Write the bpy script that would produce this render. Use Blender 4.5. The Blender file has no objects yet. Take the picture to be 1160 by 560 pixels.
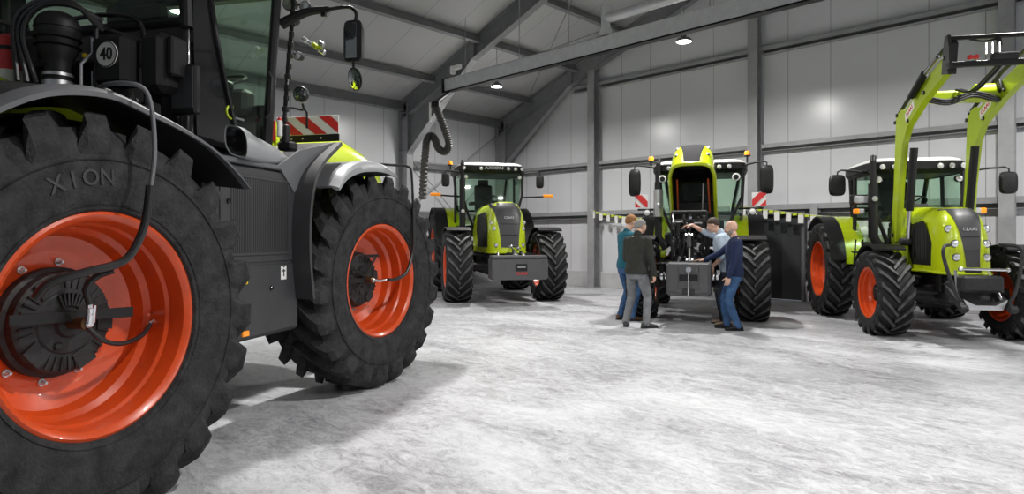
import bpy, bmesh, math, random
from mathutils import Vector, Matrix, noise
PI = math.pi
rad = math.radians
COL = bpy.context.scene.collection
SC = bpy.context.scene

# ------------------------------------------------------------------ camera, world, exposure
AL = rad(44.5)                                   # the camera looks 44.5 deg left of the hall's long axis
CA, SA = math.cos(AL), math.sin(AL)
def CW(r, f):                                    # metres to the right / ahead of the camera -> hall coordinates
    return (r*CA - f*SA, r*SA + f*CA)
cam_d = bpy.data.cameras.new('camera')
cam = bpy.data.objects.new('camera', cam_d); COL.objects.link(cam)
cam.location = (0, 0, 1.5); cam.rotation_euler = (PI/2, 0, AL)
cam_d.sensor_width = 36; cam_d.lens = 36*712/1160; cam_d.shift_y = -12/1160
cam_d.clip_start = .05; cam_d.clip_end = 200
SC.camera = cam
w = bpy.data.worlds.new('world'); SC.world = w; w.use_nodes = True
w.node_tree.nodes['Background'].inputs[0].default_value = (.80, .88, 1.0, 1)
w.node_tree.nodes['Background'].inputs[1].default_value = .35
SC.view_settings.view_transform = 'Standard'; SC.view_settings.look = 'None'
SC.view_settings.exposure = 0.0; SC.view_settings.gamma = 1; SC.view_settings.use_curve_mapping = False
LAMP_W = 225
LAMPS = [(x, y) for y in (11.0, 3.6) for x in (-11.35, -6.15, -.95, 4.25, 9.45)]

# ------------------------------------------------------------------ materials
def nodes(name):
    m = bpy.data.materials.new(name); m.use_nodes = True
    nt = m.node_tree; return m, nt, nt.nodes['Principled BSDF']
def N(nt, t, **kw):
    n = nt.nodes.new(t)
    for k, v in kw.items():
        if k in n.inputs: n.inputs[k].default_value = v
        else: setattr(n, k, v)
    return n
def MT(name, col, rough=.5, metal=0, var=0, scale=6, bump=0, bscale=60, coat=0, col2=None, spec=.5, detail=6):
    m, nt, b = nodes(name)
    b.inputs['Base Color'].default_value = (*col, 1); b.inputs['Roughness'].default_value = rough
    b.inputs['Metallic'].default_value = metal; b.inputs['Coat Weight'].default_value = coat
    b.inputs['Specular IOR Level'].default_value = spec
    tc = N(nt, 'ShaderNodeTexCoord')
    if var or col2:
        n = N(nt, 'ShaderNodeTexNoise', Scale=scale, Detail=detail, Roughness=.65)
        nt.links.new(tc.outputs['Object'], n.inputs['Vector'])
        r = N(nt, 'ShaderNodeValToRGB')
        c2 = col2 if col2 else tuple(c*(1-var) for c in col)
        r.color_ramp.elements[0].position = .35; r.color_ramp.elements[1].position = .68
        r.color_ramp.elements[0].color = (*c2, 1); r.color_ramp.elements[1].color = (*col, 1)
        nt.links.new(n.outputs['Fac'], r.inputs['Fac']); nt.links.new(r.outputs['Color'], b.inputs['Base Color'])
        mr = N(nt, 'ShaderNodeMapRange'); mr.inputs[3].default_value = min(1, rough+.15); mr.inputs[4].default_value = max(.05, rough-.05)
        nt.links.new(n.outputs['Fac'], mr.inputs[0]); nt.links.new(mr.outputs[0], b.inputs['Roughness'])
    if bump:
        n2 = N(nt, 'ShaderNodeTexNoise', Scale=bscale, Detail=4)
        nt.links.new(tc.outputs['Object'], n2.inputs['Vector'])
        bp = N(nt, 'ShaderNodeBump', Strength=bump, Distance=.01)
        nt.links.new(n2.outputs['Fac'], bp.inputs['Height']); nt.links.new(bp.outputs['Normal'], b.inputs['Normal'])
    return m
def glass(name, tint, refl=.16, clear=.75):
    m, nt, b = nodes(name)
    nt.nodes.remove(b)
    out = nt.nodes['Material Output']
    tr = N(nt, 'ShaderNodeBsdfTransparent', Color=(*tint, 1)); gl = N(nt, 'ShaderNodeBsdfGlossy', Color=(.9, .95, .92, 1), Roughness=.03)
    lw = N(nt, 'ShaderNodeLayerWeight', Blend=.5); pw = N(nt, 'ShaderNodeMath', operation='POWER'); pw.inputs[1].default_value = 3.5
    nt.links.new(lw.outputs['Facing'], pw.inputs[0])
    fr = N(nt, 'ShaderNodeMath', operation='MULTIPLY_ADD'); fr.inputs[1].default_value = .45; fr.inputs[2].default_value = .035
    nt.links.new(pw.outputs[0], fr.inputs[0])
    mx = N(nt, 'ShaderNodeMixShader')
    nt.links.new(fr.outputs[0], mx.inputs[0]); nt.links.new(tr.outputs[0], mx.inputs[1]); nt.links.new(gl.outputs[0], mx.inputs[2])
    nt.links.new(mx.outputs[0], out.inputs['Surface'])
    return m
def emis(name, col, s):
    m, nt, b = nodes(name)
    b.inputs['Base Color'].default_value = (*col, 1)
    b.inputs['Emission Color'].default_value = (*col, 1); b.inputs['Emission Strength'].default_value = s
    return m
def panels(name, col, axis, width, rough=.35, ribs=9, joint=.45, off=0, bump=.25):
    """sandwich panels: a dark joint every `width` metres along `axis` and fine ribs between"""
    m, nt, b = nodes(name)
    b.inputs['Roughness'].default_value = rough
    tc = N(nt, 'ShaderNodeTexCoord'); sp = N(nt, 'ShaderNodeSeparateXYZ')
    nt.links.new(tc.outputs['Object'], sp.inputs[0])
    def math_(op, a, bv=None):
        n = N(nt, 'ShaderNodeMath', operation=op)
        if isinstance(a, (int, float)): n.inputs[0].default_value = a
        else: nt.links.new(a, n.inputs[0])
        if bv is not None: n.inputs[1].default_value = bv
        return n.outputs[0]
    c = math_('ADD', sp.outputs['XYZ'.index(axis)], off+100*width)
    fr = math_('FRACT', math_('DIVIDE', c, width))
    jt = math_('LESS_THAN', fr, .014/width)
    rb = math_('FRACT', math_('MULTIPLY', fr, ribs))
    rr = math_('GREATER_THAN', rb, .86)
    n = N(nt, 'ShaderNodeTexNoise', Scale=.8, Detail=3); nt.links.new(tc.outputs['Object'], n.inputs['Vector'])
    cr = N(nt, 'ShaderNodeValToRGB'); cr.color_ramp.elements[0].position = .3; cr.color_ramp.elements[1].position = .7
    cr.color_ramp.elements[0].color = (*[x*.94 for x in col], 1); cr.color_ramp.elements[1].color = (*col, 1)
    nt.links.new(n.outputs['Fac'], cr.inputs['Fac'])
    mx = N(nt, 'ShaderNodeMix', data_type='RGBA'); nt.links.new(jt, mx.inputs[0])
    nt.links.new(cr.outputs['Color'], mx.inputs[6]); mx.inputs[7].default_value = (*[x*joint for x in col], 1)
    nt.links.new(mx.outputs[2], b.inputs['Base Color'])
    h = math_('MULTIPLY', jt, 3.0)
    ad = N(nt, 'ShaderNodeMath', operation='ADD'); nt.links.new(rr, ad.inputs[0]); nt.links.new(h, ad.inputs[1])
    bp = N(nt, 'ShaderNodeBump', Strength=bump, Distance=.004, invert=True)
    nt.links.new(ad.outputs[0], bp.inputs['Height']); nt.links.new(bp.outputs['Normal'], b.inputs['Normal'])
    return m

LIME = MT('lime_paint', (.48, .60, .008), .22, coat=.5, var=.06, scale=2)
LIMED = MT('loader_lime', (.38, .50, .010), .3, coat=.3, var=.08, scale=3)
RED = MT('rim_red', (.74, .082, .012), .26, coat=.4, var=.25, scale=4)
RUBT = MT('rubber_worn_lit_lug', (.085, .086, .090), .55, col2=(.035, .036, .038), scale=12, bump=.3, bscale=80, spec=.4)  # paler lug tops: worn rubber, plus lit lug edges painted into the colour
RUB = MT('rubber', (.020, .021, .022), .65, spec=.35, col2=(.010, .010, .011), scale=9, bump=.5, bscale=90)
RUBD = MT('rubber_dusty', (.040, .040, .043), .70, spec=.28, col2=(.011, .011, .012), scale=9, bump=.8, bscale=60, detail=12)
BLK = MT('black_plastic', (.010, .010, .011), .5, spec=.35, bump=.1, bscale=200)
BLKG = MT('gloss_black', (.010, .010, .011), .12, coat=.4)
DGR = MT('dark_grey_plastic', (.042, .043, .047), .42, var=.15, scale=5)
MGR = MT('grey_plastic', (.13, .135, .145), .35, var=.1, scale=5)
LGR = MT('light_grey_plastic', (.27, .28, .295), .35, var=.08, scale=4)
CAST = MT('cast_iron', (.034, .035, .037), .55, metal=.3, var=.35, scale=18, bump=.35, bscale=45)
WGT = MT('weight_grey', (.085, .087, .092), .38, var=.15, scale=8)
STEEL = MT('galvanised_steel', (.36, .365, .38), .45, metal=.15, var=.18, scale=4, bump=.05, bscale=30)
STEELD = MT('steel_beam', (.23, .235, .245), .5, metal=.1, var=.2, scale=3)
CHR = MT('chrome', (.75, .76, .78), .18, metal=1)
ALU = MT('aluminium', (.62, .63, .65), .3, metal=.9, var=.1, scale=10)
WHT = MT('white_paint', (.75, .75, .74), .4)
ORG = emis('amber_lens', (.95, .30, .02), .25); ORG.node_tree.nodes['Principled BSDF'].inputs['Roughness'].default_value = .15
LENS = MT('headlight_lens', (.82, .84, .86), .08, metal=.6)
MIRR = MT('mirror_glass', (.6, .65, .64), .04, metal=1)
REDP = MT('warning_red', (.62, .03, .03), .4)
GLS = glass('cab_glass', (.87, .955, .89))
MATTE = MT('matte_black', (.02, .02, .022), .85, spec=.15)
GLSL = glass('clear_glass', (.80, .90, .84))
LAMPM = emis('led_lens', (1, .98, .93), 26)
HOSE = MT('hose_black', (.015, .015, .016), .35)
SEAT = MT('seat_cloth', (.03, .03, .033), .8)
YEL = MT('yellow_mark', (.8, .55, .02), .4)

# ------------------------------------------------------------------ mesh builder
def frame_of(d):
    d = Vector(d).normalized()
    a = Vector((0, 0, 1)) if abs(d.z) < .95 else Vector((1, 0, 0))
    u = a.cross(d).normalized(); return u, d.cross(u).normalized()
class MB:
    def __init__(s): s.v = []; s.f = []; s.m = []; s.mats = []
    def mi(s, mat):
        if mat not in s.mats: s.mats.append(mat)
        return s.mats.index(mat)
    def add(s, vs, fs, mat, T=None):
        o = len(s.v); k = s.mi(mat)
        s.v += [tuple(T @ Vector(v)) if T is not None else tuple(v) for v in vs]
        for f in fs: s.f.append([i+o for i in f]); s.m.append(k)
        return s
    def box(s, c, d, mat, e=.008, R=None):
        a, b, h = d[0]/2, d[1]/2, d[2]/2; e = min(e, a*.45, b*.45, h*.45)
        vs = []; ix = {}
        for sx in (-1, 1):
            for sy in (-1, 1):
                for sz in (-1, 1):
                    ix[sx, sy, sz, 0] = len(vs); vs.append((sx*a, sy*(b-e), sz*(h-e)))
                    ix[sx, sy, sz, 1] = len(vs); vs.append((sx*(a-e), sy*b, sz*(h-e)))
                    ix[sx, sy, sz, 2] = len(vs); vs.append((sx*(a-e), sy*(b-e), sz*h))
        fs = []
        q = [(-1, -1), (1, -1), (1, 1), (-1, 1)]
        for g in (-1, 1):
            fs.append([ix[g, u, v, 0] for u, v in q]); fs.append([ix[u, g, v, 1] for u, v in q]); fs.append([ix[u, v, g, 2] for u, v in q])
        for p in (-1, 1):
            for r in (-1, 1):
                fs.append([ix[p, r, -1, 0], ix[p, r, 1, 0], ix[p, r, 1, 1], ix[p, r, -1, 1]])
                fs.append([ix[p, -1, r, 0], ix[p, 1, r, 0], ix[p, 1, r, 2], ix[p, -1, r, 2]])
                fs.append([ix[-1, p, r, 1], ix[1, p, r, 1], ix[1, p, r, 2], ix[-1, p, r, 2]])
                for t in (-1, 1): fs.append([ix[p, r, t, 0], ix[p, r, t, 1], ix[p, r, t, 2]])
        T = Matrix.Translation(c)
        if R is not None: T = T @ R
        return s.add(vs, fs, mat, T)
    def beam(s, p0, p1, w, h, mat, e=.006, up=(0, 0, 1)):
        p0, p1 = Vector(p0), Vector(p1); d = (p1-p0); L = d.length; d.normalize()
        z = Vector(up) - d*Vector(up).dot(d)
        if z.length < 1e-4: z = Vector((1, 0, 0)) - d*d.x
        z.normalize(); y = z.cross(d)
        R = Matrix((d, y, z)).transposed().to_4x4()
        return s.box((p0+p1)/2, (L, w, h), mat, e, R)
    def tube(s, pts, r, mat, seg=8, cap=True):
        pts = [Vector(p) for p in pts]; n = len(pts)
        rs = r if isinstance(r, (list, tuple)) else [r]*n
        d0 = (pts[1]-pts[0]).normalized(); u, v = frame_of(d0); vs = []; fs = []
        for i in range(n):
            d = (pts[min(i+1, n-1)]-pts[max(i-1, 0)]).normalized()
            u = (u - d*u.dot(d)).normalized(); v = d.cross(u)
            for k in range(seg):
                a = 2*PI*k/seg; vs.append(pts[i]+(u*math.cos(a)+v*math.sin(a))*rs[i])
        for i in range(n-1):
            for k in range(seg):
                k2 = (k+1) % seg; fs.append([i*seg+k, i*seg+k2, (i+1)*seg+k2, (i+1)*seg+k])
        if cap: fs += [list(range(seg)), [(n-1)*seg+k for k in range(seg)]]
        return s.add(vs, fs, mat)
    def lathe(s, prof, c, axis, mat, seg=24, a0=0, a1=2*PI):
        """prof = [(radius, height along axis)]"""
        ax = Vector(axis).normalized(); u, v = frame_of(ax); c = Vector(c); vs = []; fs = []; n = len(prof)
        full = abs(a1-a0) > 6.28; m = seg if full else seg+1
        for r, h in prof:
            for k in range(m):
                a = a0+(a1-a0)*k/seg; vs.append(c+ax*h+(u*math.cos(a)+v*math.sin(a))*max(r, 1e-4))
        for i in range(n-1):
            for k in range(seg):
                k2 = (k+1) % m if full else k+1; fs.append([i*m+k, i*m+k2, (i+1)*m+k2, (i+1)*m+k])
        return s.add(vs, fs, mat)
    def cyl(s, c, axis, r, h, mat, seg=20, e=.006):
        e = min(e, r*.4, h*.4)
        return s.lathe([(0, -h/2), (r-e, -h/2), (r, -h/2+e), (r, h/2-e), (r-e, h/2), (0, h/2)], c, axis, mat, seg)
    def sph(s, c, r, mat, seg=12, sc=(1, 1, 1)):
        vs = []; fs = []; R = seg//2
        for i in range(R+1):
            for k in range(seg):
                t = PI*i/R; a = 2*PI*k/seg
                vs.append((c[0]+r*sc[0]*math.sin(t)*math.cos(a), c[1]+r*sc[1]*math.sin(t)*math.sin(a), c[2]+r*sc[2]*math.cos(t)))
        for i in range(R):
            for k in range(seg):
                k2 = (k+1) % seg; fs.append([i*seg+k, i*seg+k2, (i+1)*seg+k2, (i+1)*seg+k])
        return s.add(vs, fs, mat)
    def prism(s, out, lo, hi, mat, plane='xz', T=None):
        n = len(out)
        def P(a, b, c): return {'xz': (a, c, b), 'xy': (a, b, c), 'yz': (c, a, b)}[plane]
        vs = [P(a, b, lo) for a, b in out]+[P(a, b, hi) for a, b in out]
        fs = [list(range(n)), list(range(n, 2*n))]+[[i, (i+1) % n, n+(i+1) % n, n+i] for i in range(n)]
        return s.add(vs, fs, mat, T)
    def loft(s, rings, mat, cap=True, closed=True):
        n = len(rings[0]); vs = [p for r in rings for p in r]; fs = []
        for i in range(len(rings)-1):
            for k in range(n if closed else n-1):
                k2 = (k+1) % n; fs.append([i*n+k, i*n+k2, (i+1)*n+k2, (i+1)*n+k])
        if cap and closed: fs += [list(range(n)), [(len(rings)-1)*n+k for k in range(n)]]
        return s.add(vs, fs, mat)
    def strip(s, path, y0, y1, t, mat):
        """a bent sheet: path of (x,z) points, extruded from y0 to y1 (numbers or per-point lists), thickness t inwards"""
        n = len(path); rings = []
        for i, (x, z) in enumerate(path):
            a = path[max(i-1, 0)]; b = path[min(i+1, n-1)]
            dx, dz = b[0]-a[0], b[1]-a[1]; L = math.hypot(dx, dz) or 1; nx, nz = dz/L*t, -dx/L*t
            ya = y0[i] if isinstance(y0, list) else y0; yb = y1[i] if isinstance(y1, list) else y1
            rings.append([(x, ya, z), (x, yb, z), (x+nx, yb, z+nz), (x+nx, ya, z+nz)])
        return s.loft(rings, mat)
    def mesh(s, name, smooth=35):
        me = bpy.data.meshes.new(name); me.from_pydata(s.v, [], s.f)
        for m in s.mats: me.materials.append(m)
        me.polygons.foreach_set('material_index', s.m)
        bm = bmesh.new(); bm.from_mesh(me)
        bmesh.ops.remove_doubles(bm, verts=bm.verts, dist=1e-5)
        bmesh.ops.recalc_face_normals(bm, faces=bm.faces); bm.to_mesh(me); bm.free()
        me.shade_smooth(); me.set_sharp_from_angle(angle=rad(smooth))
        return me
    def obj(s, name, parent=None, loc=(0, 0, 0), rz=0, smooth=35):
        return link(name, s.mesh(name, smooth), parent, loc, rz)
def link(name, me, parent=None, loc=(0, 0, 0), rz=0):
    o = bpy.data.objects.new(name, me); COL.objects.link(o); o.location = loc; o.rotation_euler = (0, 0, rz)
    if parent: o.parent = parent
    return o
def empty(name, loc, rz, label, cat, group=None):
    o = bpy.data.objects.new(name, None); COL.objects.link(o); o.location = loc; o.rotation_euler = (0, 0, rz)
    o['label'] = label; o['category'] = cat
    if group: o['group'] = group
    return o
def tag(o, label, cat, group=None, kind=None):
    o['label'] = label; o['category'] = cat
    if group: o['group'] = group
    if kind: o['kind'] = kind
    return o
def struct(o): o['kind'] = 'structure'; return o
def lab(o, t): o['label'] = t; return o
def arc(cx, cz, r, a0, a1, n=14, rx=None):
    return [(cx+(rx or r)*math.cos(rad(a0+(a1-a0)*i/n)), cz+r*math.sin(rad(a0+(a1-a0)*i/n))) for i in range(n+1)]
def spl(pts, n=6):
    """Catmull-Rom through points"""
    P = [Vector(p) for p in pts]; P = [2*P[0]-P[1]]+P+[2*P[-1]-P[-2]]; out = []
    for i in range(1, len(P)-2):
        for k in range(n):
            t = k/n; a, b, c, d = P[i-1], P[i], P[i+1], P[i+2]
            out.append(.5*((2*b)+(c-a)*t+(2*a-5*b+4*c-d)*t*t+(3*b-a-3*c+d)*t**3))
    out.append(P[-2]); return out
def text(name, body, size, mat, parent, M, ext=.002, sx=1):
    """lettering turned into a mesh; M places the text plane (text x right, y up, z towards the reader)"""
    cu = bpy.data.curves.new(name, 'FONT'); cu.body = body; cu.size = size; cu.extrude = ext; cu.align_x = 'CENTER'; cu.align_y = 'CENTER'
    cu.resolution_u = 3; cu.offset = size*.012
    t = bpy.data.objects.new(name+'_tmp', cu); COL.objects.link(t)
    bpy.context.view_layer.update()
    me = bpy.data.meshes.new_from_object(t.evaluated_get(bpy.context.evaluated_depsgraph_get()))
    bpy.data.objects.remove(t); me.name = name
    me.transform(M @ Matrix.Diagonal((sx, 1, 1, 1))); me.materials.clear(); me.materials.append(mat)
    return link(name, me, parent)
def TM(c, right, up):
    r = Vector(right).normalized(); u = Vector(up).normalized(); n = r.cross(u)
    return Matrix.Translation(c) @ Matrix((r, u, n)).transposed().to_4x4()

# ------------------------------------------------------------------ the hall
XW, YG, ZE, SL = -15.2, 15.0, 5.35, .37          # eaves wall, gable wall, eaves height, roof slope
def zr(x): return ZE + SL*(15.2-abs(x))
def floor_material():
    m, nt, b = nodes('worn_concrete')
    tc = N(nt, 'ShaderNodeTexCoord')
    mp = N(nt, 'ShaderNodeMapping'); mp.inputs['Rotation'].default_value = (0, 0, rad(38)); mp.inputs['Scale'].default_value = (1, 1.9, 1)
    nt.links.new(tc.outputs['Object'], mp.inputs[0])
    n1 = N(nt, 'ShaderNodeTexNoise', Scale=.55, Detail=9, Roughness=.62, Distortion=.6)
    n2 = N(nt, 'ShaderNodeTexNoise', Scale=3.2, Detail=8, Roughness=.66, Distortion=2.2)
    n3 = N(nt, 'ShaderNodeTexNoise', Scale=11, Detail=6, Roughness=.7, Distortion=3.0)
    for n in (n1, n2, n3): nt.links.new(mp.outputs[0], n.inputs['Vector'])
    def add(a, wa, c, wc):
        x = N(nt, 'ShaderNodeMath', operation='MULTIPLY'); nt.links.new(a, x.inputs[0]); x.inputs[1].default_value = wa
        y = N(nt, 'ShaderNodeMath', operation='MULTIPLY_ADD'); nt.links.new(c, y.inputs[0]); y.inputs[1].default_value = wc
        nt.links.new(x.outputs[0], y.inputs[2]); return y.outputs[0]
    s = add(add(n1.outputs['Fac'], .40, n2.outputs['Fac'], .34), 1, n3.outputs['Fac'], .26)
    r = N(nt, 'ShaderNodeValToRGB'); e = r.color_ramp.elements
    e[0].position = .37; e[0].color = (.15, .155, .17, 1); e[1].position = .60; e[1].color = (.60, .61, .635, 1)
    k = e.new(.46); k.color = (.36, .365, .385, 1); k = e.new(.52); k.color = (.49, .50, .525, 1)
    nt.links.new(s, r.inputs[0]); nt.links.new(r.outputs[0], b.inputs['Base Color'])
    mr = N(nt, 'ShaderNodeMapRange'); mr.inputs[1].default_value = .35; mr.inputs[2].default_value = .65
    mr.inputs[3].default_value = .38; mr.inputs[4].default_value = .62
    nt.links.new(s, mr.inputs[0]); nt.links.new(mr.outputs[0], b.inputs['Roughness'])
    bp = N(nt, 'ShaderNodeBump', Strength=.25, Distance=.01); nt.links.new(s, bp.inputs['Height']); nt.links.new(bp.outputs[0], b.inputs['Normal'])
    return m
FLOOR = floor_material()
CONC = MT('plinth_concrete', (.52, .52, .53), .8, var=.18, scale=3, bump=.2, bscale=40)
WALLG = panels('gable_panels', (.66, .67, .70), 'X', .93, off=.12, rough=.24)
WALLS = panels('side_panels', (.66, .67, .70), 'Y', .93, rough=.26)
ROOF = panels('roof_panels', (.41, .41, .42), 'Y', 1.0, rough=.5, ribs=5, joint=.5, bump=.15)
DOORM = MT('door_leaf_grey', (.035, .037, .040), .4)

mb = MB(); mb.box((0, 2, -.1), (32, 27, .2), FLOOR, .01); struct(mb.obj('floor'))
# gable wall, panel above a concrete plinth, with a door opening
DX0, DX1, DZ = -6.35, -5.35, 2.06
t = .12
mb = MB()
for xs in ([XW, DX0], [DX1, 0.0], [0.0, 15.2]):
    mb.prism([(xs[0], .46), (xs[1], .46), (xs[1], zr(xs[1])), (xs[0], zr(xs[0]))], YG, YG+t, WALLG)
mb.prism([(DX0, DZ), (DX1, DZ), (DX1, zr(DX1)), (DX0, zr(DX0))], YG, YG+t, WALLG)
struct(mb.obj('wall_gable'))
mb = MB(); mb.box(((XW+DX0)/2, YG-.01, .23), (DX0-XW, .14, .46), CONC); mb.box(((DX1+15.2)/2, YG-.01, .23), (15.2-DX1, .14, .46), CONC)
struct(mb.obj('baseboard_gable'))
mb = MB(); mb.box((XW-.06, 2, (ZE+.46)/2), (.12, 27, ZE-.46), WALLS); struct(mb.obj('wall_left'))
mb = MB(); mb.box((XW+.02, 2, .23), (.14, 27, .46), CONC); struct(mb.obj('baseboard_left'))
mb = MB(); mb.box((15.26, 2, ZE/2), (.12, 27, ZE), WALLS); struct(mb.obj('wall_right'))
# the end wall behind the camera with a wide gate opening to daylight
mb = MB()
mb.prism([(XW, 0), (-6, 0), (-6, 5), (6, 5), (6, 0), (15.2, 0), (15.2, ZE), (0, zr(0)), (XW, ZE)], -11.5, -11.38, WALLG)
struct(mb.obj('wall_gate'))
mb = MB()
for sg in (-1, 1):
    mb.prism([(sg*15.3, ZE-.02), (0, zr(0)), (0, zr(0)+.15), (sg*15.3, ZE+.13)], -11.5, 15.2, ROOF)
struct(mb.obj('ceiling'))

def ibeam(mb, p0, p1, h, w, mat, up=(0, 0, 1), tf=.018, tw=.012):
    p0, p1 = Vector(p0), Vector(p1); d = (p1-p0).normalized(); z = Vector(up)-d*Vector(up).dot(d); z.normalize()
    mb.beam(p0, p1, tw, h-2*tf, mat, .002, up)
    for s in (-1, 1): mb.beam(p0+z*s*(h/2-tf/2), p1+z*s*(h/2-tf/2), w, tf, mat, .002, up)
# portal frames: column, haunched rafter
for k, y in enumerate((10.8, 14.72)):
    mb = MB(); h = .46
    ibeam(mb, (XW+.28, y, 0), (XW+.28, y, ZE-.05), .42, .22, STEEL, up=(1, 0, 0))
    mb.box((XW+.28, y, .012), (.5, .32, .024), STEEL)
    for zz in (3.95, ZE-.28): mb.box((XW+.28, y, zz), (.40, .2, .015), STEEL, .002)
    struct(mb.obj('trim_%d' % (1+2*k)))
    mb = MB(); c = math.cos(math.atan(SL))
    off = .25
    a = (XW+.1, y, ZE-off); b = (0, y, zr(0)-off)
    ibeam(mb, a, b, h, .2, STEELD)
    ibeam(mb, (15.1, y, ZE-off), b, h, .2, STEELD)
    for sg in (-1, 1):
        # haunch web and flange
        x0, x1 = sg*(-XW-.49), sg*(-XW-3.3)
        mb.prism([(x0, ZE-.4), (x1, zr(x1)-off-h/2), (x0, ZE-1.45)], y-.006, y+.006, STEELD)
        mb.beam((x0, y, ZE-1.45), (x1, y, zr(x1)-off-h/2+.0), .2, .02, STEEL, .002)
        mb.beam((x0-.01*sg, y, ZE-1.5), (x0-.01*sg, y, ZE-.1), .2, .02, STEELD, .002, (1, 0, 0))
        mb.beam((x1, y, zr(x1)-off-h/2), (x1, y, zr(x1)-off+h/2), .2, .015, STEELD, .002, (1, 0, 0))
        for q in (.33, .66):
            mb.cyl((x0-sg*.02, y+.06, ZE-1.4+q), (1, 0, 0), .014, .05, STEELD, 6)
    struct(mb.obj('trim_%d' % (2+2*k)))
# nearer frames (behind the camera's left edge)
mb = MB()
for y in (6.0, 1.0, -4.0):
    pass
# purlins
for i, x in enumerate((-15.02, -13.60, -11.75, -9.95, -8.35, -6.55, -4.75, -2.95, -1.15, 1.15, 4.75, 8.35, 11.95)):
    mb = MB(); z = zr(x)-.14; up = (SL if x < 0 else -SL, 0, 1); up = (-SL if x < 0 else SL, 0, 1)
    hh = .30 if i == 0 else .22
    ibeam(mb, (x, -11.3, z), (x, 15.0, z), hh, .10, STEELD, up=up, tf=.01, tw=.006)
    struct(mb.obj('trim_%d' % (5+i)))
# roof bracing rods and a short tie
mb = MB()
mb.tube([(-13.9, 10.9, zr(-13.9)-.35), (-8.3, 14.6, zr(-8.3)-.35)], .012, STEELD, 6)
mb.tube([(-8.3, 10.9, zr(-8.3)-.35), (-3.0, 14.6, zr(-3.0)-.35)], .012, STEELD, 6)
mb.tube([(-13.9, 14.6, zr(-13.9)-.35), (-8.3, 10.9, zr(-8.3)-.35)], .012, STEELD, 6)
struct(mb.obj('trim_20'))
# wall bracing between the last two frames, and side girts there
mb = MB()
mb.tube([(XW+.2, 10.9, .5), (XW+.2, 14.6, 3.9)], .014, STEEL, 6); mb.tube([(XW+.2, 10.9, 3.9), (XW+.2, 14.6, .5)], .014, STEEL, 6)
mb.tube([(XW+.2, 10.9, 2.3), (XW+.2, 14.6, 4.9)], .014, STEEL, 6)
struct(mb.obj('trim_21'))
for i, z in enumerate((2.13, 3.6)):
    mb = MB(); mb.beam((XW+.1, 10.8, z), (XW+.1, 15, z), .16, .16, STEELD, .01); mb.beam((XW+.19, 10.8, z+.1), (XW+.19, 15, z+.1), .03, .05, STEEL, .004)
    struct(mb.obj('trim_%d' % (22+i)))
# gable columns and girts
cols = [-11.17, -6.38, -1.62, 3.4, 8.4, 12.5]
for i, x in enumerate(cols):
    mb = MB(); ibeam(mb, (x, YG-.26, 0), (x, YG-.26, zr(x)-.5), .24, .24, STEEL, up=(0, 1, 0), tf=.016)
    mb.box((x, YG-.26, .012), (.34, .34, .024), STEEL)
    mb.box((x, YG-.07, (zr(x))/2), (.10, .12, zr(x)-.9), STEELD, .004)
    struct(mb.obj('trim_%d' % (30+i)))
edges = [XW+.4]+cols+[14.8]
k = 40
for z, h, dp in ((2.13, .22, .17), (3.6, .17, .16), (5.92, .17, .16), (8.0, .16, .16)):
    for a, b in zip(edges[:-1], edges[1:]):
        lim = (z-ZE)/SL-15.2+1.6
        a2 = max(a+.12, lim); b2 = min(b-.12, -lim)
        if b2-a2 < .5: continue
        mb = MB()
        # C-profile: back, two lips
        mb.box(((a2+b2)/2, YG-.012, z), (b2-a2, .02, h), STEELD, .002)
        for s in (-1, 1): mb.box(((a2+b2)/2, YG-dp/2, z+s*(h/2-.006)), (b2-a2, dp, .012), STEEL, .002)
        mb.box(((a2+b2)/2, YG-dp, z+h/4), (b2-a2, .012, h*.55), STEEL, .002)
        struct(mb.obj('trim_%d' % k)); k += 1
# door in the gable wall
dr = bpy.data.objects.new('door_1', None); COL.objects.link(dr); dr.location = ((DX0+DX1)/2, YG, 0); struct(dr)
mb = MB()
wD = DX1-DX0
for s in (-1, 1): mb.box((s*(wD/2+.03), 0, DZ/2), (.08, .22, DZ), MGR)
mb.box((0, 0, DZ+.03), (wD+.14, .22, .08), MGR); mb.box((0, 0, .01), (wD, .2, .02), ALU); mb.obj('door_frame', dr)
mb = MB(); mb.box((0, -.03, DZ/2+.01), (wD-.03, .05, DZ-.04), DOORM, .006)
mb.box((0, -.058, DZ/2), (.012, .006, DZ-.1), DOORM, .001)
lf = mb.obj('door_leaf', dr)
mb = MB(); mb.box((-.40, -.07, 1.05), (.04, .02, .2), BLK); mb.tube([(-.40, -.07, 1.08), (-.40, -.11, 1.08), (-.28, -.11, 1.08)], .010, BLK); mb.obj('door_handle', lf)
# tall post beside the door
mb = MB(); ibeam(mb, (-5.02, YG-.2, 0), (-5.02, YG-.2, 2.2), .2, .16, STEEL, up=(0, 1, 0)); struct(mb.obj('trim_80'))

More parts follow.
